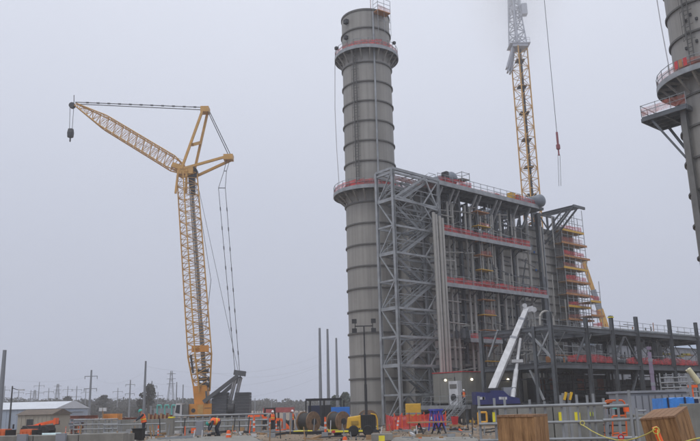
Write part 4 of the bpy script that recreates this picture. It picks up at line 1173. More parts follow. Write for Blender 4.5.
    for q in 'rl':
        sh, el, ha = V[q + 'sh'], V[q + 'el'], V[q + 'ha']
        limb(sw, [chest.lerp(sh, .6), sh, sh.lerp(el, .5), el, ha], [.09, .084, .07, .058, .042])
    limb(sw, [hipc, chest, chest.lerp(neck, .85)], [(.185, .14), (.2, .14), (.09, .085)])
    o = t.add('sweater', sw, shirt_m, smooth=True); remesh(o, .016)
    vs_ = MB()
    limb(vs_, [hipc + (hipc - chest).normalized() * .02, hipc.lerp(chest, .5), chest, chest.lerp(neck, .75)], [(.215, .17), (.21, .16), (.225, .162), (.15, .12)], 14)
    for q in 'rl': limb(vs_, [chest.lerp(V[q + 'sh'], .3), V[q + 'sh'].lerp(chest, .08)], [.10, .10])
    o = t.add('safety_vest', vs_, vest, smooth=True); remesh(o, .016)
    sp = MB()
    limb(sp, [hipc.lerp(chest, .42), hipc.lerp(chest, .56)], [(.222, .172), (.222, .172)], 14)
    t.add('reflective_band', sp, tape_m, parent=o)
    hh = MB(); c_ = head_ + hdv * .045
    limb(hh, [c_ - hdv * .015, c_ + hdv * .01, c_ + hdv * .06, c_ + hdv * .10, c_ + hdv * .118], [(.125, .15), (.108, .128), (.10, .12), (.065, .08), (.015, .02)], 16)
    t.add('hard_hat', hh, hat, smooth=True)
    return t
STAND = dict(hip=(0, 0, .95), chest=(0, .01, 1.32), neck=(0, -.01, 1.50), head=(0, -.05, 1.63), lsh=(.19, 0, 1.42), rsh=(-.19, 0, 1.42), lel=(.27, -.04, 1.14), rel=(-.27, -.04, 1.14), lha=(.24, -.22, .97), rha=(-.24, -.22, .97), lhp=(.1, 0, .92), rhp=(-.1, 0, .92), lkn=(.12, -.03, .5), rkn=(-.12, -.02, .5), lan=(.13, .02, .09), ran=(-.13, .03, .09))
WALK = dict(STAND, lkn=(.11, -.12, .52), lan=(.12, -.16, .1), ran=(-.13, .2, .1), rkn=(-.12, .03, .5), lha=(.26, .02, .88), rha=(-.24, -.30, 1.0))
REACH = dict(STAND, chest=(0, -.08, 1.30), neck=(0, -.15, 1.47), head=(0, -.22, 1.58), lsh=(.19, -.1, 1.40), rsh=(-.19, -.1, 1.40), lel=(.26, -.30, 1.2), rel=(-.26, -.30, 1.2), lha=(.16, -.5, 1.05), rha=(-.16, -.5, 1.05))
BEND = dict(hip=(0, .12, .86), chest=(0, -.24, .92), neck=(0, -.42, .86), head=(0, -.54, .80), face=(0, -.4, -1), lsh=(.19, -.33, .9), rsh=(-.19, -.33, .9), lel=(.22, -.42, .62), rel=(-.22, -.42, .62), lha=(.12, -.5, .36), rha=(-.12, -.48, .36), lhp=(.1, .12, .83), rhp=(-.1, .12, .83), lkn=(.15, -.02, .46), rkn=(-.15, .0, .46), lan=(.17, .1, .09), ran=(-.17, .12, .09))
hat_t = mat('teal_hard_hat', (.03, .32, .27), .35, 0, .05, 3); hat_w = mat('white_hard_hat', (.7, .7, .7), .35, 0, .05, 3)
p = at(143.3, 438.5, 48.0); gp = Vector((p.x, p.y, g(p.x, p.y)))
person('worker in orange vest and teal hard hat standing behind a dark bin', gp, R_(-70), REACH, hat_t)
p = at(216.5, 437.5, 48.0); gp = Vector((p.x, p.y, g(p.x, p.y)))
person('worker in orange vest bent over double at the ground in front of the crawler crane', gp, R_(-60), BEND, hat_t)
ep = S1 + UA * (EU0 - 1.0) + VA * (EV1 + .9) + Vector((0, 0, EZ0 - .275))
person('worker in orange vest on the platform beside the white cooling unit', ep, R_(30), STAND, hat_w)
for lab, px, py in (('worker in orange vest walking right of the crawler crane by the cones', 272.5, 431), ('worker in orange vest beside the nearest cable reel', 292, 430.5)):
    p = ghit(px, py); person(lab, p, R_(random.uniform(-120, 60)), WALK if px < 280 else STAND, hat_w)
ub2 = onv(554, 222, 5.5)
person('worker in orange vest high on the open steel above the boiler', S1 + UA * 29.2 + VA * 6.0 + Vector((0, 0, 29.22)), R_(40), STAND, hat_w)

# ------------------------------------------------------------------ site clutter: delineators
protos = {}
def delineator(px, py_b, hpx, lab, lean=0.0):
    p = ghit(px, py_b)
    h = hpx * (p.y * .975) / F_PX
    t = Thing('delineator_post', lab, 'delineator', p, 0, 'red and white delineator posts')
    t.o.scale = (h / 1.1,) * 3
    t.o.rotation_euler = (0, lean, random.uniform(0, 6))
    if not protos:
        protos['base'] = MB().lathe([(.02, 0), (.22, 0), (.22, .05), (.09, .10), (.02, .10)], 12, cap=False).mesh('base', rub_m)
        protos['tube'] = MB().tube((0, 0, .1), (0, 0, 1.06), .075, .06, 12).lathe([(.06, 1.06), (.075, 1.1), (.02, 1.12)], 12).mesh('tube', orange_m, None, True)
        protos['band'] = MB().tube((0, 0, -.07), (0, 0, .07), .078, .078, 12).mesh('band', white_m, None, True)
    for nm in ('base', 'tube'):
        o = bpy.data.objects.new(nm, protos[nm]); COL.objects.link(o); o.parent = t.o
    for z in (.45, .75):
        o = bpy.data.objects.new('reflective_band', protos['band']); COL.objects.link(o); o.parent = t.o; o.location = (0, 0, z)
D_ = [(53.5, 434, 10, 'beside the pale stacked pipes left'), (65.5, 434, 7, 'short one left of the navy barrel'), (71.5, 434, 11, 'right beside the navy barrel'),
      (104, 435, 8, 'short upright one below the orange crate'), (121, 435.5, 11, 'between the orange crate and the standing worker'), (158, 438, 12, 'just right of the standing worker'), (168.4, 434, 11, 'on the concrete block with a yellow top'),
      (237.5, 426, 9, 'behind the rail below the rear counterweights'), (249.8, 427, 11, 'right of the rail, behind the bigger one'), (254, 434, 17, 'biggest one right of the bent worker'), (270, 432.5, 13, 'left one of the pair by the reels'), (276.3, 433, 12, 'right one of the pair by the reels'),
      (325.5, 435, 17, 'between the two cable reels'), (314.5, 428, 13, 'thin one at the dark canopy'), (319.5, 428, 12, 'second thin one at the dark canopy')]
for px, py, h, lab in D_:
    delineator(px, py, h, 'red and white delineator post ' + lab)
delineator(98.5, 434, 14, 'leaning red and white delineator post below the orange crate', R_(24))
delineator(397, 431, 14, 'leaning orange delineator post against the red mesh fence', R_(-18))
# short cones near the front
for px, py, lab in ((228.5, 440, 'squat red cone with a yellow base right of the bent worker'), (345, 441, 'red cone top at the front below the light tower')):
    p = ghit(px, py) if py < 440.5 else at(px, 447, 42)
    t = Thing('traffic_cone', lab, 'cone', p, 0, 'traffic cones at the front')
    t.add('cone', MB().lathe([(.02, .03), (.17, .03), (.13, .35), (.10, .52), (.03, .54)], 16, cap=False), orange_m, smooth=True)
    t.add('base', MB().box(-.22, .22, -.22, .22, 0, .035), tape_m)
    t.add('collar', MB().lathe([(.145, .28), (.115, .42)], 16, cap=False), white_m)

# ------------------------------------------------------------------ cable reels
def reel(px, py, rad, wd, rotz, lab):
    p = ghit(px, py)
    t = Thing('cable_reel', lab, 'cable reel', p, rotz, 'wooden cable reels')
    for y0 in (-wd / 2, wd / 2):
        fl_ = t.add('flange', MB().lathe([(.12, -.05), (rad, -.05), (rad, .05), (.12, .05)], 36, (0, y0, rad), 'y', cap=False), reel_m)
        n = 9
        for i in range(n):                        # planks on the outer face
            x0 = -rad + 2 * rad * i / n + .012; x1 = -rad + 2 * rad * (i + 1) / n - .012
            h = math.sqrt(max(.02, (rad * .985) ** 2 - max(abs(x0), abs(x1)) ** 2))
            s_ = -1 if y0 < 0 else 1
            ya, yb = sorted((y0 + s_ * .052, y0 + s_ * .085))
            t.add('plank', MB().box(x0, x1, ya, yb, rad - h, rad + h), reel_m, parent=fl_)
        t.add('hub', MB().lathe([(.05, -.03), (.26, -.03), (.26, .03), (.05, .03)], 18, (0, y0 + (-.11 if y0 < 0 else .11), rad), 'y', cap=True), dark_m, parent=fl_)
    wind = []; n = 12
    for i in range(n + 1):
        yy = -wd / 2 + .06 + (wd - .12) * i / n; wind += [(rad * .86, yy), (rad * .88, yy + .03)]
    t.add('wound_cable', MB().lathe(wind, 32, (0, 0, rad), 'y'), cable_m, smooth=True)
    t.add('chock', MB().box(rad * .5, rad * .9, -wd / 2, wd / 2, 0, .18).box(-rad * .9, -rad * .5, -wd / 2, wd / 2, 0, .18), tape_m)
    return t
reel(308.5, 432, .82, 1.15, R_(48), 'big wooden cable reel below the dark canopy')
reel(338.5, 431.5, .80, 1.15, R_(42), 'big wooden cable reel half hidden behind the yellow light tower')
reel(368, 428, .8, 1.0, R_(20), 'cable reel at the foot of the big stack behind the light tower')

# ------------------------------------------------------------------ light tower
p = at(361, 441, 54.0); p.z = g(p.x, p.y)
lt_ = Thing('light_tower', 'yellow and black trailer light tower with a tall mast and floodlights', 'light tower', p)
X = lambda px, py: at(px, py, 54.0) - p
a = X(346, 415.5); b = X(361, 428)
hood = lt_.add('engine_hood', MB().quad_prism([(a.x, -.7, b.z), (b.x, -.7, b.z), (b.x, .7, b.z), (a.x, .7, b.z)], [(a.x + .12, -.62, a.z - .12), (b.x, -.62, a.z), (b.x, .62, a.z), (a.x + .12, .62, a.z - .12)]), yel_m); bevel(hood, .05)
lt_.add('vent_panel', MB().box(a.x + .35, a.x + .85, -.74, -.71, b.z + .25, b.z + .5), mat('worn_yellow', (.35, .22, .04), .6), parent=hood)
c = X(377, 413)
lt_.add('control_box', MB().box(b.x + .01, c.x - .12, -.65, .65, b.z - .1, c.z - .1), dark_m)
gb = MB()
for i in range(7):
    xx = b.x + .1 + (c.x - b.x - .3) * i / 6; gb.bar((xx, -.68, b.z), (xx, -.68, c.z - .15), .03)
lt_.add('grille_bar', gb, rub_m)
lt_.add('roll_frame', MB().path([(c.x - .45, -.7, c.z - .02), (c.x - .12, -.7, c.z - .1), (c.x - .02, -.7, c.z - .4), (c.x, -.7, b.z - .2)], .045, 8), yel_m)
lt_.add('trailer_frame', MB().box(a.x - .9, c.x + .1, -.75, .75, b.z - .3, b.z - .12), dark_m)
lt_.add('bumper', MB().box(a.x - .95, c.x - .8, -.8, -.755, b.z - .22, b.z - .1), tape_m)
lt_.add('tail_lamp', MB().box(a.x - .98, a.x - .75, -.83, -.802, b.z - .25, b.z - .08), red_m)
for xx in (a.x + .5, b.x + .45):
    for yy in (-.85, .65): lt_.add('wheel', MB().lathe([(.08, 0), (.3, 0), (.36, .06), (.36, .15), (.3, .2), (.08, .2)], 18, (xx, yy, .36), 'y'), rub_m)
mt = X(365.8, 326)
for i, (z0, z1, r_) in enumerate(((b.z - .1, b.z + (mt.z - b.z) * .42, .10), (b.z + (mt.z - b.z) * .42, b.z + (mt.z - b.z) * .72, .075), (b.z + (mt.z - b.z) * .72, mt.z, .05))):
    lt_.add('mast_section', MB().tube((X(366.5, 420).x, 0, z0), (X(366.5, 420).x, 0, z1), r_, n=10), dark_m, smooth=True)
mx_ = X(366.5, 420).x
lt_.add('mast_arm', MB().bar((mx_ - .65, 0, mt.z), (mx_ + .65, 0, mt.z), .07).bar((mx_ - .62, 0, mt.z - .35), (mx_ - .62, 0, mt.z + .35), .05).bar((mx_ + .62, 0, mt.z - .35), (mx_ + .62, 0, mt.z + .35), .05), dark_m)
for sx_ in (-1, 1):
    for sz_ in (-.33, .33):
        lm = MB().quad_prism([(mx_ + sx_ * .68 - .17, -.24, mt.z + sz_ - .16), (mx_ + sx_ * .68 + .17, -.24, mt.z + sz_ - .16), (mx_ + sx_ * .68 + .17, -.24, mt.z + sz_ + .16), (mx_ + sx_ * .68 - .17, -.24, mt.z + sz_ + .16)], [(mx_ + sx_ * .68 - .08, 0, mt.z + sz_ - .08), (mx_ + sx_ * .68 + .08, 0, mt.z + sz_ - .08), (mx_ + sx_ * .68 + .08, 0, mt.z + sz_ + .08), (mx_ + sx_ * .68 - .08, 0, mt.z + sz_ + .08)])
        fo = lt_.add('floodlight', lm, dark_m)
        if sx_ > 0: fo.rotation_euler = (0, 0, 0)
# concrete block with a yellow mark in front of it
p = at(382, 440, 46); 
cb = Thing('concrete_block', 'pale concrete block with a yellow mark below the light tower', 'concrete block', (p.x, p.y, g(p.x, p.y)))
zt = at(382, 433.5, 46).z - g(p.x, p.y)
bevel(cb.add('block', MB().box(-.62, .62, -.4, .4, 0, zt), conc_m), .03)
cb.add('yellow_mark', MB().box(-.2, .15, -.405, -.402, zt - .45, zt - .1), tape_m)

# ------------------------------------------------------------------ red mesh fence, tank, table, bucket
p0 = ghit(386, 431); p1 = ghit(446, 427)
fz = Thing('mesh_fence', 'long red plastic mesh fence at the foot of the stair tower', 'fence', p0)
n = 8
for i in range(n + 1):
    p = p0.lerp(p1, i / n); p.z = g(p.x, p.y)
    fz.add('stake', MB().bar(p, p + Vector((random.uniform(-.06, .06), 0, 1.35)), .06), orange_m if i % 3 else rust_m, True)
for i in range(n):
    a = p0.lerp(p1, i / n); b = p0.lerp(p1, (i + 1) / n); a.z = g(a.x, a.y); b.z = g(b.x, b.y)
    m_ = MB(); c = (a + b) / 2; da, db, dc = [random.uniform(-.2, .05) for _ in range(3)]
    m_.quad(a, c, c + Vector((0, .08, 1.15 + dc)), a + Vector((0, 0, 1.25 + da))); m_.quad(c, b, b + Vector((0, 0, 1.25 + db)), c + Vector((0, .08, 1.15 + dc)))
    fz.add('mesh_panel', m_, mat('red_barrier_mesh', (.72, .04, .035), .7, 0, .2, 3, alpha=.86), True)
for px in (394, 404, 431.5):
    q = ghit(px, 429); q.y -= .3
    fz.add('warning_sign', MB().box(q.x - .2, q.x + .2, q.y - .32, q.y - .3, q.z + .75, q.z + 1.0), white_m, True)
p = at(413.5, 418, 88); gz = g(p.x, p.y); tz = at(413.5, 403.5, 88).z
tk = Thing('yellow_tank', 'yellow-orange box tank with a pale band behind the red mesh fence', 'tank', (p.x, p.y, gz))
bevel(tk.add('body', MB().box(-.85, .85, -.6, .6, .35, tz - gz), yel_m), .08)
tk.add('band', MB().box(-.87, .87, -.63, -.602, (tz - gz) * .55, (tz - gz) * .55 + .16), stuffg_m)
tk.add('skid', MB().box(-.8, -.55, -.6, .6, 0, .347).box(.55, .8, -.6, .6, 0, .347), dark_m)
p = at(428, 438, 54); gz = g(p.x, p.y)
tb_ = Thing('work_table', 'timber-topped work table on dark trestle legs', 'table', (p.x, p.y, gz))
x0, x1 = at(408, 421, 54).x - p.x, at(450, 421, 54).x - p.x; tz = at(428, 421.5, 54).z - gz
for i in range(3):
    tb_.add('plank', MB().box(x0, x1 - .3 * i, -.5 + i * .34, -.5 + i * .34 + .31, tz - .08, tz), timber_m)
for xx in (x0 + .75, x0 + 1.9, x1 - .6):
    for s_ in (-1, 1):
        tb_.add('leg', MB().bar((xx + .25 * s_, -.4 * s_, 0), (xx, -.1 * s_, tz - .082), .07), dark_m)
    tb_.add('cross_bar', MB().bar((xx - .22, -.35, tz * .45), (xx + .22, .35, tz * .45), .06), dark_m)
for i, (px, lab) in enumerate(((434, 'blue trestle behind the work table, left one'), (440, 'blue trestle behind the work table, right one'))):
    q = at(px, 434, 60); gz = g(q.x, q.y)
    t = Thing('trestle', lab, 'trestle', (q.x, q.y, gz), R_(20), 'blue trestles behind the work table')
    for s_ in (-1, 1):
        for y_ in (-.3, .3): t.add('leg', MB().bar((.25 * s_, y_ * 1.3, 0), (.04 * s_, y_, 1.5), .07), mat('royal_blue', (.03, .05, .42), .5))
    t.add('beam', MB().box(-.08, .08, -.6, .6, 1.5, 1.62), mat('royal_blue', (.03, .05, .42), .5))
q = at(455, 424, 62); gz = g(q.x, q.y); bz_ = at(455, 424.5, 62).z - gz
bk = Thing('red_bucket', 'red bucket standing on a timber stand right of the work table', 'bucket', (q.x, q.y, gz))
bk.add('bucket', MB().lathe([(.02, bz_), (.22, bz_), (.31, bz_ + .62), (.28, bz_ + .62), (.2, bz_ + .05)], 20, cap=False), red_m, smooth=True)
bk.add('stand', MB().box(-.45, .45, -.4, .4, bz_ - .12, bz_ - .003).box(-.4, -.3, -.3, .3, 0, bz_ - .123).box(.3, .4, -.3, .3, 0, bz_ - .123), timber_m)
# dirt bank right of the table, lumber on the ground
lm = MB()
q = at(466, 431, 66)
for i in range(3):
    y_ = q.y - 1.5 + i * 1.5; x_ = q.x - 2.5 + i * 1.8; zz = g(x_, y_) + .02
    a_ = random.uniform(-.4, .4); ln = random.uniform(.8, 2.2)
    o = MB().bar((x_, y_, zz + .08), (x_ + ln * math.cos(a_), y_ + ln * math.sin(a_), zz + .08), .18, .14)
    solo('lumber', o, timber_m, ('nearest', 'middle', 'farthest')[i] + ' loose length of lumber on the dirt right of the red bucket', 'lumber', (x_, y_, zz), 'loose lumber on the dirt')
# orange frame seen below the platform
q = at(482.5, 425, 70); gz = g(q.x, q.y)
fr = MB(); a = at(478, 412.5, 70); b = at(487, 422, 70)
fr.path([(a.x, 70, b.z - .6), (a.x, 70, a.z), (b.x, 70, a.z), (b.x, 70, b.z), (a.x, 70, b.z)], .09, 8).path([(b.x - .3, 70, b.z), (b.x + .3, 70, gz)], .09, 8).path([(a.x, 70, b.z - .6), (a.x, 70, gz)], .09, 8)
solo('pipe_stand', fr, mat('stand_orange', (.70, .36, .03), .5), 'yellow-orange square tube stand below the blue crane body', 'stand', (q.x, 70, gz))

# ------------------------------------------------------------------ canopy, containers, trailer
def block(name, px0, px1, py0, py1, Y, m_, lab, cat, depth=2.4, ribs=0, down=True, rib_m=None, group=None):
    a = at(px0, py0, Y); b = at(px1, py1, Y); X0, X1 = a.x, b.x; cx = (X0 + X1) / 2; gz = g(cx, Y)
    zt = at((px0 + px1) / 2, py0, Y).z; z0 = gz if down else at((px0 + px1) / 2, py1, Y).z
    t = Thing(name, lab, cat, (cx, Y, z0), 0, group)
    hw = (X1 - X0) / 2
    t.add('shell', MB().box(-hw, hw, 0, depth, 0, zt - z0), m_)
    if ribs:
        for i in range(ribs):
            xx = -hw + 2 * hw * (i + .5) / ribs
            t.add('rib', MB().box(xx - hw / ribs * .5, xx + hw / ribs * .5, -.05, -.002, .12, zt - z0 - .12), rib_m or m_)
    return t, hw, zt - z0
block('blue_container', 331, 350, 407, 425, 82, cblue_m, 'bright blue container behind the cable reels', 'container', 2.4, 8)
block('navy_container', 308, 320, 405.5, 424, 92, navy_m, 'dark navy container under the black canopy frame', 'container', 2.4, 7)
block('grey_container', 321, 331.5, 405, 424, 96, dark_m, 'dark grey container between the navy and the bright blue one', 'container', 2.4, 7)
cn = Thing('canopy_frame', 'black open canopy frame over the navy container', 'canopy', (at(323, 425, 86).x, 86, g(at(323, 425, 86).x, 86)))
za = at(323, 400.5, 86).z
for px in (306, 320.5, 341):
    xx = at(px, 415, 86).x; cn.add('post', MB().bar((xx, 86, g(xx, 86)), (xx, 86, za), .16), dark_m, True)
    cn.add('post', MB().bar((xx + .3, 89, g(xx, 89)), (xx + .3, 89, za), .16), dark_m, True)
cn.add('roof_beam', MB().box(at(305.5, 400, 86).x, at(341.5, 400, 86).x, 85.9, 86.1, za + .002, za + .2), dark_m, True)
cn.add('roof_beam', MB().box(at(305.5, 400, 86).x, at(341.5, 400, 86).x, 88.9, 89.1, za + .002, za + .2), dark_m, True)
cn.add('roof_sheet', MB().box(at(305.5, 400, 86).x, at(341.5, 400, 86).x, 85.8, 89.2, za + .203, za + .24), dark_m, True)
t, hw, h = block('flatbed_trailer', 263, 293.5, 407.5, 412.5, 125, mat('faded_red', (.42, .10, .10), .7), 'long faded red trailer on the far ground right of the crawler crane', 'trailer', 2.4, 0, down=False)
for s_ in (-.8, -.5, .5, .8): t.add('wheel', MB().lathe([(.1, 0), (.5, 0), (.5, .25), (.1, .25)], 14, (hw * s_, -.2, -t.o.location.z + .5 + g(0, 125)), 'y'), rub_m)
for s_ in (-.85, 0, .85): t.add('leg', MB().box(hw * s_ - .15, hw * s_ + .15, .3, .6, -t.o.location.z, -.002), dark_m)
t, hw, h = block('orange_crate', 103, 117, 413.8, 424, 84, mat('crate_orange', (.62, .26, .06), .7, 0, .2, 1.5), 'orange slatted crate left of the standing worker', 'crate', 1.8, 7)
q = at(106, 412, 84)
lampT = Thing('site_lamp', 'twin white floodlights on a short post by the orange crate', 'lamp post', (q.x - .2, 83.6, g(q.x, 84)))
lampT.add('post', MB().bar((0, 0, 0), (0, 0, q.z - g(q.x, 84) + .3), .1), timber_m)
for s_ in (-.22, .22): lampT.add('lamp_head', MB().box(s_ - .17, s_ + .17, -.2, 0, q.z - g(q.x, 84) + .1, q.z - g(q.x, 84) + .45), white_m)
# orange machine parts near the reels (compact loader seen low between cones)
q = ghit(262, 430)
ld = Thing('compact_loader', 'low orange and dark compact loader behind the red and white posts', 'loader', q, R_(10))
ld.add('chassis', MB().box(-1.5, 1.5, -.7, .7, .35, .95), dark_m)
ld.add('hood', MB().quad_prism([(-1.5, -.65, .953), (.2, -.65, .953), (.2, .65, .953), (-1.5, .65, .953)], [(-1.3, -.55, 1.45), (.1, -.55, 1.5), (.1, .55, 1.5), (-1.3, .55, 1.45)]), orange_m)
for y_ in (-.6, .6): ld.add('roll_bar', MB().path([(.2, y_, .95), (.3, y_, 2.0), (1.2, y_, 2.0), (1.3, y_, .95)], .05), dark_m)
ld.add('roof', MB().box(.2, 1.3, -.65, .65, 2.0, 2.08), dark_m)
ld.add('lift_arm', MB().bar((-.9, -.85, 1.3), (1.9, -.85, .9), .14, .26).bar((-.9, .85, 1.3), (1.9, .85, .9), .14, .26), orange_m)
ld.add('bucket', MB().quad_prism([(1.9, -.9, .1), (2.6, -.9, .05), (2.5, -.9, .4), (2.0, -.9, .9)], [(1.9, .9, .1), (2.6, .9, .05), (2.5, .9, .4), (2.0, .9, .9)]), orange_m)
for x_ in (-.95, .95):
    for y_ in (-.95, .7): ld.add('wheel', MB().lathe([(.1, 0), (.35, 0), (.42, .06), (.42, .2), (.35, .25), (.1, .25)], 18, (x_, y_, .42), 'y'), rub_m)
# white upright pipes by the reels
for px, od in ((284.5, 'leftmost'), (291, 'second from left'), (297, 'third from left'), (302.5, 'rightmost')):
    q = ghit(px, 431); zt = at(px, 413, q.y).z
    solo('pipe_stub', MB().tube(q, (q.x, q.y, zt), .13, n=12), stuffg_m, 'pale upright pipe stub left of the big cable reel, ' + od + ' of four', 'pipe stub', q, 'pale pipe stubs by the reels')
# steel skid on the ground below the reels
q = ghit(301, 434.5)
sk = Thing('steel_skid', 'flat dark steel skid lying below the cable reels', 'skid', q)
for y_ in (-.7, .7): sk.add('runner', MB().ibeam((-2.2, y_, .12), (2.0, y_, .12), .14, .2), dark_m)
for x_ in (-2, -.7, .7, 1.9): sk.add('cross_member', MB().bar((x_, -.62, .12), (x_, .62, .12), .1), dark_m)
sk.add('pipe', MB().tube((-2.5, -.1, .26), (.5, .1, .26), .05), stuffg_m)
sk.add('yellow_rail', MB().tube((-.5, -.75, .27), (.9, -.75, .27), .04), tape_m)

# ------------------------------------------------------------------ concrete foundations and rails in the middle left
def wall_px(name, px0, px1, py, Y, thick, m_, lab, cat='concrete wall', z0=None, seams=0):
    a = at(px0, py, Y); b = at(px1, py, Y); cx = (a.x + b.x) / 2; gz = g(cx, Y) - .3 if z0 is None else z0
    t = Thing(name, lab, cat, (cx, Y, gz)); hw = (b.x - a.x) / 2; zt = a.z - gz
    if seams:
        for i in range(seams):
            x0 = -hw + 2 * hw * i / seams; x1 = -hw + 2 * hw * (i + 1) / seams
            bevel(t.add('form_panel', MB().box(x0 + .012, x1 - .012, -.03 + random.uniform(-.015, .015), thick * .4, 0, zt - random.uniform(.0, .03)), m_), .015)
        t.add('core', MB().box(-hw + .05, hw - .05, thick * .4 + .002, thick, 0, zt - .06), m_)
    else:
        bevel(t.add('block', MB().box(-hw, hw, 0, thick, 0, zt), m_), .03)
    return t, hw, zt
t, hw, zt = wall_px('foundation_wall', -12, 124, 436, 30, 1.6, conc_m, 'long low concrete wall along the bottom left edge', seams=3)
for px in (23.5, 62):
    a = at(px, 433, 29.9); t.add('strut', MB().box(a.x - 30 * 0 - .18 - t.o.location.x, a.x + .18 - t.o.location.x, -.25, -.06, 0, zt + .04), stuffg_m)
t, hw, zt = wall_px('foundation_wall', 84, 172, 420.5, 64, .8, concw_m, 'grey concrete foundation wall behind the standing worker', seams=7)
t, hw, zt = wall_px('foundation_wall', 172, 262, 418.8, 66, .8, concw_m, 'grey concrete foundation wall below the crawler crane', seams=8)
wall_px('concrete_pier', 166.5, 173.3, 418.2, 52, .5, conc_m, 'narrow concrete pier with a yellow top strip right of the standing worker', 'concrete pier')
a = at(168, 418.2, 51.95); b = at(173.2, 418.2, 51.95)
yt = MB().box(a.x, b.x, 51.97, 52.53, a.z + .003, a.z + .09)
solo('edge_strip', yt, tape_m, 'yellow edge strip on top of the narrow concrete pier', 'edge strip', ((a.x + b.x) / 2, 52.2, a.z))
wall_px('foundation_wall', 196, 203, 421, 50, .3, stuffg_m, 'narrow grey steel post plate left of the bent worker', 'steel plate')
def railing(lab, px0, px1, ytop, ybot, Y, nposts, rails, m_=galv_m, name='pipe_railing', over=.06, r=.035):
    a = at(px0, ytop, Y); b = at(px1, ytop, Y)
    t = Thing(name, lab, 'railing', ((a.x + b.x) / 2, Y, g((a.x + b.x) / 2, Y)))
    zb = at((px0 + px1) / 2, ybot, Y).z
    for i in range(nposts):
        p = a.lerp(b, i / (nposts - 1)); t.add('post', MB().tube(Vector((p.x, Y, g(p.x, Y))), Vector((p.x, Y, p.z + over)), r, n=8), m_, True)
    for k in range(rails):
        f = k / max(1, rails - 1); z_ = zb + (a.z - zb) * f
        t.add('rail', MB().tube((a.x, Y - .05, z_), (b.x, Y - .05, z_), r, n=8), m_, True)
    return t
railing('grey pipe railing in front of the crawler crane tracks', 174, 268, 416.0, 426.5, 58, 14, 3, r=.06)
railing('grey pipe railing right of the navy barrel', 74, 118, 420, 429, 60, 8, 3, r=.05)
railing('thin grey railing between orange crate and standing worker', 104, 166, 425, 432, 56, 8, 2, r=.045)
# brown sheet piles behind the standing worker, row of red-brown steel stacks
a = at(148, 413.5, 80); b = at(172, 413.5, 80)
sp_ = Thing('sheet_pile_wall', 'row of rusty brown sheet piles between the standing worker and the crane cab', 'sheet piles', ((a.x + b.x) / 2, 80, g(a.x, 80)))
for i in range(12):
    x_ = a.x + (b.x - a.x) * i / 12; w_ = (b.x - a.x) / 12; sp_.add('pile', MB().box(x_ + .01, x_ + w_ - .01, 80 + .12 * (i % 2), 80.2 + .12 * (i % 2), g(a.x, 80), a.z - .1 * (i % 3)), rust_m if i % 2 else timber_m, True)
for px0, px1, py, Y, lab in ((70, 95, 415.5, 100, 'pile of red-brown steel left of the orange crate'), (118, 134, 417, 98, 'pile of red-brown steel right of the orange crate')):
    a = at(px0, py, Y); b = at(px1, py, Y); t = Thing('steel_pile', lab, 'steel pile', ((a.x + b.x) / 2, Y, 0), 0, 'rusty steel piles')
    zt = a.z
    k = 0; z_ = g(a.x, Y)
    while z_ < zt - .1:
        for i in range(4):
            x_ = a.x + (b.x - a.x) * (i + random.uniform(0, .4)) / 5
            t.add('beam', MB().ibeam((x_, Y + random.uniform(-.6, .6), z_ + .2), (x_ + (b.x - a.x) * random.uniform(.3, .5), Y + random.uniform(-.4, .4), z_ + .2), .34, .38), rust_m if random.random() < .7 else stuffg_m, True)
        z_ += .42
# teal pipe loops and grey mass behind the cab
for i, px in enumerate((157, 164.5, 171.5)):
    q = at(px, 416, 150); z1 = at(px, 405.3, 150).z; z0 = 0
    m_ = MB().path([(q.x, 150, z0), (q.x, 150, z1), (q.x + .75, 150, z1), (q.x + .8, 150, z1 - .6)], .16, 8)
    t = Thing('pipe_gooseneck', ('first', 'second', 'third')[i] + ' teal gooseneck vent pipe from the left, left of the crane cab', 'vent pipe', (q.x, 150, z0), 0, 'teal gooseneck vents')
    t.add('pipe', m_, teal_m, True); t.add('flange', MB().lathe([(.1, 0), (.22, 0), (.22, .1), (.1, .1)], 14, (q.x, 150, z0 + 1.2)), stuffg_m, True)
a = at(154, 408.6, 152); b = at(176, 408.6, 152)
solo('duct_bank', MB().box(a.x, b.x, 152, 154, 0, a.z), stuffg_m, 'pale grey long housing behind the teal vent pipes', 'housing', ((a.x + b.x) / 2, 153, 0))
# navy barrel with white hose, dark bin in front of the worker
q = ghit(74.5, 434)
bq = Thing('navy_barrel', 'small navy barrel with a white hose by the railing', 'barrel', q)
bq.add('barrel', MB().lathe([(.02, 0), (.3, 0), (.32, .3), (.3, .75), (.02, .78)], 20), navy_m, smooth=True)
bq.add('hose', MB().path([(0, -.2, .7), (.1, -.25, 1.1), (.3, -.2, 1.45), (.25, 0, 1.2)], .06), white_m)
a = at(134, 428.3, 44.5); b = at(144, 428.3, 44.5); gz = g(a.x, 44.5)
bn = Thing('dark_bin', 'black waste bin in front of the standing worker', 'bin', ((a.x + b.x) / 2, 44.5, gz))
hw = (b.x - a.x) / 2
bn.add('body', MB().quad_prism([(-hw * .85, -.3, 0), (hw * .85, -.3, 0), (hw * .85, .3, 0), (-hw * .85, .3, 0)], [(-hw, -.36, a.z - gz - .05), (hw, -.36, a.z - gz - .05), (hw, .36, a.z - gz - .05), (-hw, .36, a.z - gz - .05)]), rub_m)
bn.add('rim', MB().box(-hw - .03, hw + .03, -.39, .39, a.z - gz - .048, a.z - gz), rub_m)
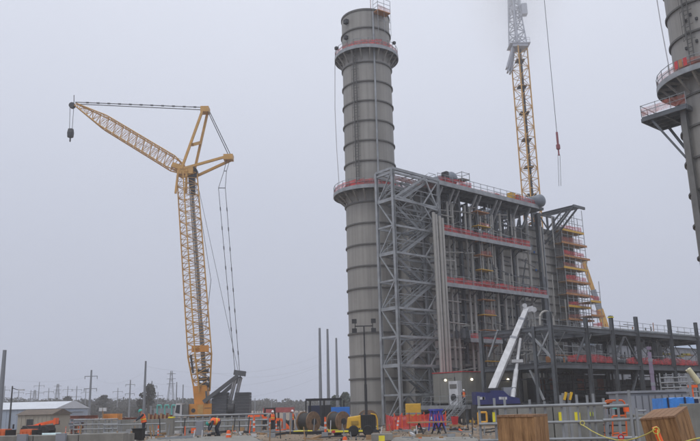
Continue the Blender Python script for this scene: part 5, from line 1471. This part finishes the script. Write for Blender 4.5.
# orange machines at far left
for i, (px0, px1, lab) in enumerate(((-6, 5, 'low orange generator at the left picture edge'), (20, 31.5, 'low orange generator below the beige shed'))):
    t, hw, h = block('generator', px0, px1, 429.3, 434, 52, mat('dull_machine_orange', (.62, .14, .045), .6, 0, .2, 2), lab, 'generator', 1.0, 3, group='orange generators')
    t.add('black_end', MB().box(hw + .003, hw + .3, 0, 1.0, 0, h * .9), rub_m)
    t.add('exhaust', MB().tube((hw + .3, .5, h), (hw + .3, .5, h + .3), .06), dark_m)
q = at(55, 421, 75); r0_ = at(32, 428, 75); z0 = g(q.x, 75)
al = Thing('boom_lift', 'orange boom lift with its arm folded out low left of the orange crate', 'boom lift', (r0_.x, 75, z0))
al.add('arm', MB().bar((r0_.x, 75, r0_.z), (at(41, 424.5, 75).x, 75, at(41, 424.5, 75).z), .32, .36).bar((at(40, 424.6, 75).x, 75, at(40, 424.6, 75).z), (q.x, 75, q.z), .24, .28), orange_m, True)
al.add('basket', MB().box(q.x, q.x + .22, 74.6, 75.4, q.z - .28, q.z + .28), orange_m, True)
al.add('chassis', MB().box(r0_.x - .6, r0_.x + 1.9, 74.2, 75.8, z0 + .45, z0 + .95), dark_m, True)
al.add('turret', MB().box(r0_.x - .3, r0_.x + 1.0, 74.4, 75.6, z0 + .953, r0_.z + .2), orange_m, True)
for x_ in (-.3, 1.5):
    for y_ in (74.0, 75.75): al.add('wheel', MB().lathe([(.1, 0), (.4, 0), (.45, .06), (.45, .2), (.1, .25)], 16, (r0_.x + x_, y_, z0 + .45), 'y'), rub_m, True)
# pale stacked pipes
q = at(47, 432, 60); z0 = g(q.x, 60)
for i in range(3):
    a = at(40, 431, 60 + i * .3); b = at(61, 431, 60 + i * .3)
    solo('stacked_pipe', MB().tube((a.x, 60 + i * .34, z0 + .17), (b.x, 60 + i * .34, z0 + .17), .16, n=12), mat('pale_cyan_pipe', (.45, .58, .60), .5), ('nearest', 'middle', 'farthest')[i] + ' of three pale cyan pipes lying right of the generator', 'pipe', (a.x, 60 + i * .34, z0), 'pale pipes on the ground')

# ------------------------------------------------------------------ buildings at far left
def shed(name, px0, px1, ytop, Y, depth, m_, rm, lab, rise=.6, win=(), panels=10):
    a = at(px0, ytop, Y); b = at(px1, ytop, Y); z0 = 0
    zt = at((px0 + px1) / 2, ytop, Y).z
    t = Thing(name, lab, 'building', ((a.x + b.x) / 2, Y, z0)); hw = (b.x - a.x) / 2
    w_ = t.add('wall', MB().box(-hw, hw, 0, depth, 0, zt), m_)
    for i in range(panels):
        x0 = -hw + 2 * hw * i / panels; t.add('siding_panel', MB().box(x0 + .03, x0 + 2 * hw / panels - .03, -.06, -.002, 0.1, zt - .1), m_, parent=w_)
    t.add('roof', MB().quad_prism([(-hw - .3, -.35, zt + .003), (hw + .3, -.35, zt + .003), (hw + .3, depth + .35, zt + .003), (-hw - .3, depth + .35, zt + .003)], [(-hw - .3, depth * .45, zt + rise), (hw + .3, depth * .45, zt + rise), (hw + .3, depth * .55, zt + rise), (-hw - .3, depth * .55, zt + rise)]), rm)
    for (wx, wz, ww, wh) in win:
        f_ = t.add('window', MB().box(wx - ww / 2, wx + ww / 2, -.12, -.062, wz, wz + wh), dark_m); t.add('pane', MB().box(wx - ww / 2 + .08, wx + ww / 2 - .08, -.14, -.122, wz + .08, wz + wh - .08), glass_m, parent=f_)
    return t
shed('warehouse', -30, 55, 409.5, 145, 18, shed_m, roofw_m, 'long pale blue warehouse with a white roof at far left', 1.4, panels=16)
shed('warehouse_annex', 51, 65, 412.0, 150, 10, shed_m, shed_m, 'small pale blue annex at the right end of the warehouse', .3, panels=4)
shed('beige_shed', 18, 51, 414.8, 118, 8, beige_m, roofb_m, 'beige shed with a brown roof in front of the warehouse', .8, ((-.6, .2, 1.0, 1.9), (3.6, 1.2, .7, .6)), panels=8)

# ------------------------------------------------------------------ poles, pylons and wires
def pole(px, ytop, Y, r, lab, arms=0, arm_z=(), grp='tall grey transmission poles', am=1.6):
    a = at(px, ytop, Y); z0 = 0
    t = Thing('transmission_pole', lab, 'utility pole', (a.x, Y, z0), 0, grp)
    t.add('shaft', MB().tube((0, 0, 0), (0, 0, a.z), r, r * .6, 12), pole_m, smooth=True)
    for k in range(arms):
        z_ = a.z - 1.5 - k * 3.0
        t.add('cross_arm', MB().bar((-am, 0, z_), (am, 0, z_), .16), pole_m)
        for s_ in (-1, 1): t.add('insulator', MB().tube((am * s_ * .95, 0, z_), (am * s_ * .95, 0, z_ - .7), .09), stuffg_m)
    return a
P1 = pole(4.8, 350, 110, .42, 'thick grey pole leaning in at the left picture edge', 0)
P2 = pole(91.5, 370, 190, .34, 'grey pole with small arms right of the warehouse', 2)
P3 = pole(130.5, 380, 260, .32, 'thin distant pole left of the standing worker', 2)
P4 = pole(145.8, 361, 150, .30, 'tall plain grey pole directly above the standing worker', 0)
P5 = pole(152, 381, 230, .28, 'thin short pole just right of the tall plain one', 1)
P6 = pole(319.6, 328, 170, .40, 'left one of the three tall plain poles beside the stack', 0)
P7 = pole(327.4, 329, 178, .40, 'middle one of the three tall plain poles beside the stack', 0)
P8 = pole(336.2, 338, 190, .38, 'right one of the three tall plain poles beside the stack', 0)
for px, yt, Y, lab in ((12.5, 386, 120, ''), (39.5, 382, 320, 'distant grey pole behind the warehouse, left one'), (49, 388, 330, 'distant grey pole behind the warehouse, middle one'), (68, 386, 340, 'distant grey pole right of the warehouse annex'), (77, 386, 330, 'distant grey pole left of the one with small arms'), (176.8, 382, 240, 'thin pole left of the crawler crane boom, left one'), (183.2, 384.5, 230, 'thin pole left of the crawler crane boom, right one'), (255, 398, 300, 'short dark pole right of the counterweights, left one'), (271.5, 399, 300, 'short dark pole right of the counterweights, right one'), (5, 386, 300, 'distant pole at the left edge behind the thick one'), (31, 390, 340, 'distant pole above the beige shed'), (86, 389, 350, 'distant pole just left of the grey one with small arms'), (118, 388, 340, 'distant pole above the right end of the orange crate'), (19, 389, 330, 'distant pole over the warehouse roof, far left'), (158, 392, 330, 'distant pole between the tall pole and the pylon')):
    if not lab:
        a = at(px, yt, Y); t = Thing('street_lamp', 'slim dark lamp post with one arm in front of the warehouse', 'lamp post', (a.x, Y, 0))
        t.add('post', MB().tube((0, 0, 0), (0, 0, a.z), .16, .10, 10), dark_m)
        e_ = at(22, 389.5, Y); t.add('arm', MB().path([(0, 0, a.z - .3), ((e_.x - a.x) * .5, 0, e_.z), (e_.x - a.x - .3, 0, e_.z)], .06), dark_m)
        t.add('lamp_head', MB().box(e_.x - a.x - .5, e_.x - a.x + .35, -.2, .2, e_.z - .15, e_.z + .05), white_m)
    else:
        pole(px, yt, Y, .24, lab, 2 if Y >= 300 and px < 200 else 0, grp='thin distant poles', am=2.2)
def pylon(px, ytop, wpx, Y, lab):
    a = at(px, ytop, Y); wb_ = wpx * Y * .97 / F_PX
    t = Thing('lattice_pylon', lab, 'pylon', (a.x, Y, 0), 0, 'far lattice pylons')
    m_ = MB(); n = 7
    def lev(k):
        f = k / n; w_ = wb_ / 2 * (1 - f) ** 1.3 + .35; return [(w_, w_, a.z * f), (-w_, w_, a.z * f), (-w_, -w_, a.z * f), (w_, -w_, a.z * f)]
    for k in range(n):
        c0, c1 = lev(k), lev(k + 1)
        for i in range(4):
            j = (i + 1) % 4; m_.bar(c0[i], c1[i], .13).bar(c0[i], c1[j], .07).bar(c0[j], c1[i], .07).bar(c1[i], c1[j], .07)
    t.add('lattice_body', m_, pole_m)
    am_ = MB()
    for f in (.72, .83, .94): am_.bar((-wb_ * .55, 0, a.z * f), (wb_ * .55, 0, a.z * f), .2)
    t.add('cross_arm', am_, pole_m)
pylon(171.5, 371, 8, 330, 'far lattice pylon between the tall pole and the crane')
pylon(58, 384, 7, 380, 'far lattice pylon behind the warehouse, right one')
pylon(35, 390, 6, 420, 'far lattice pylon behind the warehouse, left one')
def wire(a, b, sag, n=14, r=.035):
    pts = []
    for i in range(n + 1):
        t = i / n; p = Vector(a).lerp(Vector(b), t); p.z -= sag * 4 * t * (1 - t); pts.append(p)
    return pts
wl = ((at(-40, 366, 190), P2 - Vector((0, 0, 1.5)), 2.5), (at(-40, 372, 190), P2 - Vector((0, 0, 4.5)), 2.5), (P2 - Vector((0, 0, 1.5)), P4 - Vector((0, 0, 2)), 2), (P2 - Vector((0, 0, 4.5)), P4 - Vector((0, 0, 5)), 2), (P4 - Vector((0, 0, 1)), at(330, 352, 185), 3.0), (P4 - Vector((0, 0, 4)), at(330, 362, 185), 3.0), (P4 - Vector((0, 0, 7)), at(330, 372, 185), 3.0), (at(-20, 388, 300), at(100, 390, 300), 1.0), (at(-20, 393, 300), at(120, 394, 300), 1.0), (at(-20, 384, 300), at(171, 376, 330), 3.0), (at(210, 372, 200), P6 - Vector((0, 0, 8)), 2), (at(60, 400, 200), at(145, 385, 150), 2))
for i, (a, b, s_) in enumerate(wl):
    solo('power_line', MB().path(wire(a, b, s_), .008, 4), rope_m, 'thin sagging power line strung across the hazy sky between poles', 'power line', a, 'power lines')

# ------------------------------------------------------------------ trees
def leafcloud(mb, c, rx, ry, rz, n, s0, rnd):
    for _ in range(n):
        while True:
            q = Vector((rnd.uniform(-1, 1), rnd.uniform(-1, 1), rnd.uniform(-1, 1)))
            if .25 < q.length < 1: break
        p = Vector(c) + Vector((q.x * rx, q.y * ry, q.z * rz))
        a = Vector((rnd.gauss(0, 1), rnd.gauss(0, 1), rnd.gauss(0, 1))).normalized(); b = a.orthogonal().normalized(); s_ = s0 * rnd.uniform(.5, 1.3)
        mb.quad(p - a * s_, p + b * s_ * .6, p + a * s_, p - b * s_ * .6)
rt = random.Random(11)
def tree(px, ytop, Y, wpx, lab, m_=pine_m, grp='trees that stand out of the wood', trunk=.4):
    a = at(px, ytop, Y); H_t = a.z; wd = wpx * Y * .97 / F_PX
    t = Thing('pine_tree', lab, 'tree', (a.x, Y, 0), 0, grp)
    tr_ = MB().tube((0, 0, 0), (.2, 0, H_t * .92), trunk, .08, 8)
    cr_ = MB()
    for i in range(10):
        f = .42 + .55 * (i + rt.random() * .6) / 10; ang_ = rt.uniform(0, 6.28); R_t = wd / 2 * (1.1 - f * .7) * rt.uniform(.5, 1.1)
        tip_ = Vector((math.cos(ang_) * R_t, math.sin(ang_) * R_t, H_t * (f + .05))); tr_.tube((0, 0, H_t * f * .9), tip_, .1, .04, 5)
        leafcloud(cr_, tip_ * .8 + Vector((0, 0, H_t * f * .2)), wd * .24, wd * .24, H_t * .085, 90, .38, rt)
    leafcloud(cr_, (0, 0, H_t * .93), wd * .18, wd * .18, H_t * .07, 80, .35, rt)
    t.add('trunk', tr_, bark_m); t.add('crown', cr_, m_)
for a_ in ((148.5, 386, 215, 18, 'tall loose tree behind the plain pole above the standing worker', leaf_m), (334, 396, 230, 13, 'dark tree at the foot of the three tall poles, left', pine_m), (344, 393.5, 240, 14, 'dark tree between the three tall poles and the big stack', pine_m), (350, 398, 260, 14, 'dark tree right at the edge of the big stack', pine_m), (104, 396, 300, 16, 'rounded tree rising above the orange crate', leaf_m), (69, 397, 320, 14, 'rounded tree right of the warehouse annex', leaf_m), (141, 400, 240, 12, 'low tree left of the tall plain pole', leaf_m)):
    tree(*a_)
def wood(px0, px1, yt, Y, m_, n, nm):
    mb_ = MB()
    for i in range(n):
        px = px0 + (px1 - px0) * (i + rt.random()) / n; yy = Y + rt.uniform(-15, 15)
        a = at(px, yt + rt.uniform(-1.5, 3.5), yy); h = max(4, a.z); r_ = rt.uniform(3.0, 5.5)
        mb_.tube((a.x, yy, 0), (a.x, yy, h * .85), .25, .06, 5)
        for k in range(3):
            b_ = rt.uniform(0, 6.28); mb_.tube((a.x, yy, h * (.35 + .15 * k)), (a.x + math.cos(b_) * r_ * .8, yy + math.sin(b_) * r_ * .8, h * (.6 + .14 * k)), .09, .03, 4)
        leafcloud(mb_, (a.x, yy, h * .58), r_, r_, h * .42, 330, .55, rt)
    me = mb_.mesh(nm, m_); o = bpy.data.objects.new(nm, me); COL.objects.link(o); o['kind'] = 'stuff'; o['label'] = 'grey winter wood along the horizon'
wood(-60, 200, 398.5, 380, leaf_m, 80, 'far_wood')
wood(185, 360, 399.5, 420, leaf_m, 60, 'far_wood')
wood(40, 190, 405, 300, leaf_m, 34, 'far_wood')
wood(520, 830, 388, 480, leaf_m, 60, 'far_wood')

# ------------------------------------------------------------------ foreground right
# concrete form wall
def fwall(px0, px1, py, Y, lab, seams, m_=concw_m):
    return wall_px('form_wall', px0, px1, py, Y, .4, m_, lab, 'concrete wall', seams=seams)
t, hw, zt = fwall(499, 606, 406.5, 24, 'grey concrete form wall behind the front railing', 6)
for px in (560.5, 579):
    a = at(px, 417, 23.9); t.add('yellow_tag', MB().box(a.x - t.o.location.x - .045, a.x - t.o.location.x + .045, -.09, -.05, a.z - t.o.location.z - .13, a.z - t.o.location.z + .13), tape_m)
for px in (589.5, 594.5):
    a = at(px, 414, 23.9); t.add('yellow_tag', MB().box(a.x - t.o.location.x - .04, a.x - t.o.location.x + .04, -.09, -.05, a.z - t.o.location.z - .06, a.z - t.o.location.z + .06), mat('lime', (.6, .7, .04), .5))
fwall(606, 646, 414, 23, 'lower grey concrete form wall behind the orange lift basket', 3)
fwall(681, 722, 403.5, 22, 'olive grey concrete wall behind the tilted crate at the right edge', 2)
# front railing
RY = 18.0
rl_ = Thing('front_railing', 'heavy galvanised pipe railing with tall posts across the front right', 'railing', (at(545, 405, RY).x, RY, 1.4))
def rl_bar(pa, pb, r=.034, Y=RY): rl_.add('rail', MB().tube(at(*pa, Y), at(*pb, Y), r, n=10), galv_m, True, smooth=True)
rl_bar((477.5, 408), (606, 403.8), .038); rl_bar((479, 424.2), (606, 421), .034); rl_bar((480, 440.6), (640, 437.5), .034)
for px, yt, tg in ((478.8, 396, 0), (494.5, 398, 1), (505, 399.5, 0), (530, 399.5, 0), (545, 401, 0), (561, 395, 1), (577, 394.5, 1), (587.5, 395, 0), (593.5, 393.5, 0), (604, 398, 0), (617.5, 394, 0)):
    a = at(px, yt, RY); rl_.add('post', MB().tube((a.x, RY + .06, 1.4), (a.x, RY + .06, a.z), .03, n=10), galv_m, True, smooth=True)
    if tg:
        b = at(px, 417, RY); rl_.add('yellow_tag', MB().tube((b.x, RY + .06, b.z - .11), (b.x, RY + .06, b.z + .11), .036, n=10), tape_m, True)
# right return of the railing
for px, yt, yb in ((628.5, 390, 441), (636, 408, 441), (645.5, 413, 441)):
    a = at(px, yt, 16.5); rl_.add('post', MB().tube((a.x, 16.5, 1.35), (a.x, 16.5, a.z), .03, n=10), galv_m, True, smooth=True)
rl_bar((603, 406.5), (630, 405.5), .035, 16.6); rl_bar((603, 420.3), (647, 418.6), .034, 16.6); rl_bar((636, 411), (646, 410.5), .02, 16.6)
for px, lab in ((564, 'left yellow bracket standing above the front railing'), (569.5, 'right yellow bracket standing above the front railing')):
    a = at(px, 404, 21); z1 = at(px, 393, 21).z
    t = Thing('yellow_bracket', lab, 'bracket', (a.x, 21, 1.4), 0, 'yellow brackets by the railing')
    t.add('post', MB().bar((0, 0, 0), (0, 0, z1 - 1.4), .07), galv_m); t.add('claw', MB().bar((0, -.05, z1 - 1.4 - .18), (.07, -.05, z1 - 1.38), .11, .05), mat('bracket_yellow', (.65, .40, .03), .5))
# crates
def crate(name, lab, loc, rot, W, D, H_, taper=0.0, nb=6):
    t = Thing(name, lab, 'crate', loc); t.o.rotation_euler = rot
    core = t.add('core', MB().box(-W / 2 + .03, W / 2 - .03, -D / 2 + .03, D / 2 - .03, 0.01, H_ - .03), wood_m)
    def side(axis, sgn, n, ln):
        for i in range(n):
            a = -ln / 2 + ln * i / n + .0012; b = -ln / 2 + ln * (i + 1) / n - .0012; j_ = random.uniform(-.004, .004)
            if axis == 'x': m_ = MB().box(a, b, min(sgn * (D / 2 - .028), sgn * (D / 2 + j_)), max(sgn * (D / 2 - .028), sgn * (D / 2 + j_)), 0, H_ - .032)
            else: m_ = MB().box(min(sgn * (W / 2 - .028), sgn * (W / 2 + j_)), max(sgn * (W / 2 - .028), sgn * (W / 2 + j_)), a, b, 0, H_ - .032)
            o = t.add('plank', m_, wood_m)
    for s_ in (-1, 1):
        side('x', s_, nb, W); side('y', s_, max(3, int(nb * D / W)), D)
    for i in range(nb):
        a = -W / 2 + W * i / nb + .003; b = -W / 2 + W * (i + 1) / nb - .003
        t.add('lid_plank', MB().box(a, b, -D / 2 - .01, D / 2 + .01, H_ - .03, H_ + random.uniform(0, .005)), woodp_m)
    return t
c0 = at(522, 414.5, 11.4)
crate('wooden_crate', 'upright brown wooden crate at the bottom centre right', (c0.x, 11.4, 1.4), (0, 0, R_(-36)), .57, .50, c0.z - 1.4 + .0, nb=6)
c1 = at(663, 421, 13.0)
crate('wooden_crate', 'tilted brown wooden crate at the bottom right', (c1.x + .26, 13.2, c1.z - .78), (Matrix.Rotation(R_(-12), 3, 'Y') @ Matrix.Rotation(R_(6), 3, 'X') @ Matrix.Rotation(R_(-44), 3, 'Z')).to_euler(), .58, .62, .94, nb=6)
# prop stones under the tilted crate
solo('timber_block', MB().box(c1.x - .35, c1.x + .6, 12.7, 13.5, 1.4, c1.z - .86), timber_m, 'timber packing under the tilted wooden crate', 'timber', (c1.x + .1, 13.1, 1.4))
# lift basket (orange tube frame)
BY = 20.0
bs = Thing('lift_basket', 'small orange tube lift basket behind the railing', 'lift basket', (at(617, 430, BY).x, BY, 1.35))
A = lambda px, py, Y=BY: at(px, py, Y)
def tubes(lst, r, nm, m_, Y=BY):
    for pts in lst: bs.add(nm, MB().path([A(x_, y_, Y) for x_, y_ in pts], r, 8), m_, True)
tubes([[(604, 402.5), (607, 400.5), (622, 400.2), (624.5, 402.5), (626, 420), (627, 436)], [(613, 416), (625.5, 415.5)], [(612.5, 433.5), (627, 432.5)], [(612.5, 436.5), (627, 435.5)], [(612.5, 416), (612.8, 436.5)]], .022, 'orange_frame', mat('worn_orange', (.60, .13, .04), .6, 0, .25, 4))
tubes([[(605, 403), (605.5, 436)], [(605, 403), (612, 401.5)]], .03, 'orange_frame', mat('dull_orange', (.55, .14, .04), .6), BY + .7)
a = A(619.5, 410, BY + .3); bs.add('control_box', MB().box(a.x - .09, a.x + .12, BY + .2, BY + .4, a.z - .13, a.z + .12), dark_m, True)
a = A(616, 407, BY + .25); bs.add('teal_cap', MB().lathe([(.02, .06), (.07, .04), (.09, -.05), (.02, -.06)], 14, tuple(a)), teal_m, True)
a = A(626, 408.5); bs.add('orange_box', MB().box(a.x - .05, a.x + .12, BY - .08, BY + .06, a.z - .08, a.z + .1), orange_m, True)
for px in (613, 616.5): a = A(px, 425); bs.add('grey_upright', MB().tube((a.x, BY + .35, 1.4), (a.x, BY + .35, a.z + .4), .03), stuffg_m, True)
for (y0_) in (433, 425): a = A(613, y0_); b = A(626, y0_); bs.add('platform_floor', MB().box(a.x, b.x, BY + .04, BY + .8, a.z - .03, a.z), dark_m, True)
# grey container and blue tarp
t, hw, zt = wall_px('grey_box_container', 627, 687, 393.3, 30, 2.2, stuffg_m, 'long pale grey box container behind the tilted crate', 'container', z0=1.0)
t.add('top_rail', MB().box(-hw - .1, hw + .1, -.08, 2.2, zt + .003, zt + .09), stuffg_m)
for i in range(9): t.add('rib', MB().box(-hw + 2 * hw * i / 9 + .05, -hw + 2 * hw * i / 9 + .25, -.05, -.002, .1, zt - .1), stuffg_m)
a = at(657.5, 398.5, 26); b = at(688.5, 403.5, 26)
bt = Thing('blue_tarp_stack', 'bright blue tarp-covered stack behind the tilted crate', 'tarp', ((a.x + b.x) / 2, 26, 1.4))
hw = (b.x - a.x) / 2; zt = at(673, 397.8, 26).z - 1.4
m_ = MB(); nn = 12
top = []
for i in range(nn + 1):
    x_ = -hw + 2 * hw * i / nn; dz = random.uniform(-.025, .02); top.append((x_, zt + dz))
m_.quad_prism([(x_, -.45, z_) for x_, z_ in top] + [(hw + .02, -.5, 0), (-hw - .02, -.5, 0)], [(x_, .5, z_ - .01) for x_, z_ in top] + [(hw + .02, .55, 0), (-hw - .02, .55, 0)])
bt.add('tarp', m_, mat('tarp_blue', (.05, .24, .68), .45, 0, .2, 4, .4, 8))
for x_ in (-hw * .72, hw * .38): bt.add('strap', MB().box(x_ - .02, x_ + .02, -.52, -.455, 0, zt + .012), navy_m)
a = at(691.5, 397, 26); b = at(703, 403, 26)
wt = Thing('white_cabinet', 'small white and navy cabinet at the right picture edge', 'cabinet', ((a.x + b.x) / 2, 26, 1.4))
wt.add('body', MB().box(a.x - (a.x + b.x) / 2, b.x - (a.x + b.x) / 2, 0, .5, 0, a.z - 1.4), white_m)
for k in range(2):
    x_ = a.x - (a.x + b.x) / 2 + .06 + k * .2; wt.add('screen', MB().box(x_, x_ + .15, -.03, -.002, a.z - 1.4 - .2, a.z - 1.4 - .06), navy_m)
# lilac pole and pale pipe
q = at(655.5, 405, 36); z1 = at(651, 352, 36).z
lp_ = Thing('lilac_pole', 'lilac wrapped pole standing in front of the pipe rack', 'pole', (q.x, 36, 1.0))
lp_.add('pole', MB().tube((0, 0, 0), (0, 0, z1 - 1.0), .10, .085, 14), lilac_m, smooth=True)
for i in range(7): lp_.add('white_wrap', MB().tube((0, 0, .9 + i * .55), (0, 0, 1.05 + i * .55), .104, .104, 14), stuffg_m if i % 2 else lilac_m)
a = at(688, 369, 34); b = at(699, 383, 34)
pp = Thing('pale_spout', 'pale yellow pipe slanting down at the right picture edge', 'pipe', (b.x, 34, 1.2))
pp.add('pipe', MB().tube(a, b, .13, n=14), mat('cream', (.60, .55, .36), .5), True, smooth=True)
pp.add('stand', MB().bar((b.x, 34, 1.2), b, .1).bar((a.x, 34.1, 1.2), a, .09), galv_m, True)
railing('dark tube scaffold rails behind the grey container at the right', 660, 712, 378, 392, 40, 9, 4, galv_m, 'tube_rails', .25, .035)
a = at(688, 386, 38); solo('orange_barrier', MB().box(a.x, a.x + .45, 37.95, 38.05, a.z - .08, a.z + .05).bar((a.x + .2, 38, 1.0), (a.x + .2, 38, a.z - .08), .05), orange_m, 'small orange barrier board at the right edge above the blue tarp', 'barrier', (a.x + .2, 38, 1.0))
# rope, orange post with loop
PY = 12.0
a = at(654.5, 427, PY); b = at(660.5, 441, PY); bb = b + (b - a).normalized() * ((b.z - 1.4) / (a.z - b.z)) * (b - a).length
op = Thing('rope_post', 'leaning orange post with a rope loop in front of the tilted crate', 'post', (bb.x, PY, 1.4))
op.add('tube', MB().tube(bb, a, .045, .042, 14), orange_m, True, smooth=True)
op.add('foot', MB().lathe([(.02, 0), (.16, 0), (.16, .04), (.06, .07), (.02, .07)], 16, (bb.x, PY, 1.4)), rub_m, True)
lo = [a + Vector((.05 * math.cos(t_ * .7), -.05, -.05 + .05 * math.sin(t_ * .7))) for t_ in range(10)]
rp = Thing('yellow_rope', 'yellow rope sagging from the front railing to the leaning orange post', 'rope', (at(610, 441, 14).x, 14, 1.4))
s0 = at(580.5, 424, RY - .1)
pts = [at(x_, y_, RY - .1 + (PY - .1 - RY + .1) * i / 9) for i, (x_, y_) in enumerate(((581, 424.3), (586, 427), (592, 431), (600, 435), (608, 438), (617, 440), (627, 440.2), (637, 438), (647, 434), (655, 429.5)))]
rp.add('rope', MB().path(pts, .009, 8), rope_y, True, smooth=True)
rp.add('rope_tail', MB().path([a + Vector((.02, -.06, -.04)), at(658, 436, PY - .1), at(661, 443, PY - .1), at(668, 446, PY - .1), at(680, 443, PY - .1), at(694, 439, PY - .1), at(704, 437, PY - .1)], .008, 8), rope_y, True, smooth=True)
rp.add('loop', MB().path(lo, .009, 8), rope_y, True)
kn = [s0 + Vector((.05 * math.cos(t_ * .7) + .03, -.05, .02 + .05 * math.sin(t_ * .7))) for t_ in range(10)]
rp.add('knot', MB().path(kn, .009, 8), rope_y, True)
a = at(621, 437, 15); oq = Thing('rope_post', 'short red post top with a loop at the bottom edge below the lift basket', 'post', (a.x, 15, 1.4))
oq.add('tube', MB().tube((a.x, 15, 1.4), (a.x, 15, a.z - .02), .05, n=12), red_m, True); oq.add('loop', MB().path([a + Vector((.05 * math.cos(t_ * .7), 0, .05 * math.sin(t_ * .7))) for t_ in range(10)], .015, 8), red_m, True)

# ------------------------------------------------------------------ concrete slabs along the bottom centre
for px0, px1, y0, y1, lab in ((150, 250, 439.0, 446, 'a'), (396, 474, 437.6, 445, 'b')):
    p_ = [ghit(px0, y0), ghit(px1, y0)]; q_ = [at(px0 - 20, y1, 34), at(px1 + 20, y1, 34)]
    m_ = MB(); zt = max(g(p_[0].x, p_[0].y), g(p_[1].x, p_[1].y)) + .05
    m_.quad_prism([(q_[0].x, 34, .5), (q_[1].x, 34, .5), (p_[1].x, p_[1].y, .5), (p_[0].x, p_[0].y, .5)], [(q_[0].x, 34, zt), (q_[1].x, 34, zt), (p_[1].x, p_[1].y, zt), (p_[0].x, p_[0].y, zt)])
    struct('concrete_pavement', m_, conc_m)
# rubble and gravel scattered over the site
rr = random.Random(5); mg = MB()
for _ in range(2600):
    Yr = rr.uniform(38, 95); Xr = rr.uniform(-.36, .30) * Yr; s_ = rr.uniform(.03, .14); z_ = g(Xr, Yr)
    P_ = [Vector((Xr + rr.uniform(-s_, s_), Yr + rr.uniform(-s_, s_), z_ + (rr.uniform(.3, 1) * s_ if k > 2 else -.02))) for k in range(6)]
    o = len(mg.v); mg.v += [tuple(v_) for v_ in P_]; mg.f += [(o, o + 1, o + 3), (o + 1, o + 2, o + 4), (o + 2, o, o + 5), (o + 3, o + 4, o + 5), (o + 1, o + 4, o + 3), (o + 2, o + 5, o + 4), (o, o + 3, o + 5)]
me = mg.mesh('rubble', conc_m); o = bpy.data.objects.new('rubble', me); COL.objects.link(o); o['kind'] = 'stuff'; o['label'] = 'loose stones scattered over the dirt'

# scrap and small debris: too small to pick apart
rd = random.Random(31)
for nm, m_, n_ in (('timber_scrap', timber_m, 170), ('steel_scrap', galv_m, 130), ('dark_scrap', dark_m, 150), ('orange_scrap', orange_m, 26), ('pale_scrap', white_m, 40)):
    q_ = MB()
    for _ in range(n_):
        Yr = rd.uniform(44, 100); Xr = rd.uniform(-.36, .17) * Yr; z_ = g(Xr, Yr); k = rd.random(); a_ = rd.uniform(0, 3.14)
        if k < .45: q_.bar((Xr, Yr, z_ + .06), (Xr + rd.uniform(.4, 2.2) * math.cos(a_), Yr + math.sin(a_), z_ + rd.uniform(.04, .2)), rd.uniform(.05, .16))
        elif k < .75: s_ = rd.uniform(.08, .35); q_.box(Xr, Xr + s_ * 1.5, Yr, Yr + s_, z_ - .02, z_ + s_ * rd.uniform(.4, 1.3))
        else: q_.bar((Xr, Yr, z_), (Xr + rd.uniform(-.15, .15), Yr, z_ + rd.uniform(.3, 1.2)), .06)
    me = q_.mesh(nm, m_); o = bpy.data.objects.new(nm, me); COL.objects.link(o); o['kind'] = 'stuff'; o['label'] = 'scrap scattered over the building site'

# ------------------------------------------------------------------ air
def vol(name, mb, dens, col, lab, soft=None):
    m_ = bpy.data.materials.new(name); m_.use_nodes = True; n = m_.node_tree.nodes; l = m_.node_tree.links
    n.remove(n['Principled BSDF']); pv = n.new('ShaderNodeVolumePrincipled')
    pv.inputs['Color'].default_value = (*col, 1); pv.inputs['Density'].default_value = dens; pv.inputs['Anisotropy'].default_value = 0.6 if soft else 0.3
    if soft:
        t = n.new('ShaderNodeTexCoord'); gr_ = n.new('ShaderNodeTexGradient'); gr_.gradient_type = 'SPHERICAL'
        l.new(t.outputs['Object'], gr_.inputs[0])
        nn_ = n.new('ShaderNodeTexNoise'); nn_.inputs['Scale'].default_value = 2.5; l.new(t.outputs['Object'], nn_.inputs['Vector'])
        m1_ = n.new('ShaderNodeMath'); m1_.operation = 'MULTIPLY'; l.new(gr_.outputs['Fac'], m1_.inputs[0]); l.new(nn_.outputs['Fac'], m1_.inputs[1])
        m2_ = n.new('ShaderNodeMath'); m2_.operation = 'MULTIPLY'; m2_.inputs[1].default_value = dens * 2; l.new(m1_.outputs[0], m2_.inputs[0]); l.new(m2_.outputs[0], pv.inputs['Density'])
    l.new(pv.outputs[0], n['Material Output'].inputs['Volume'])
    me = mb.mesh(name, m_); o = bpy.data.objects.new(name, me); COL.objects.link(o); o['kind'] = 'stuff'; o['label'] = lab
    return o
vol('haze', MB().box(-420, 560, -60, 620, -1.0, 125), 0.00075, (.94, .96, 1.0), 'thin pale haze over the whole site')
ps = [(max(.001, math.cos(R_(a))), math.sin(R_(a))) for a in range(-90, 91, 10)]
o = vol('low_cloud', MB().lathe(ps, 24, cap=False), 0.075, (1.0, 1.0, 1.0), 'low cloud swallowing the head of the tower crane', soft=True)
o.location = (tb.x - .3, 148.5, 95); o.scale = (13, 15, 27)
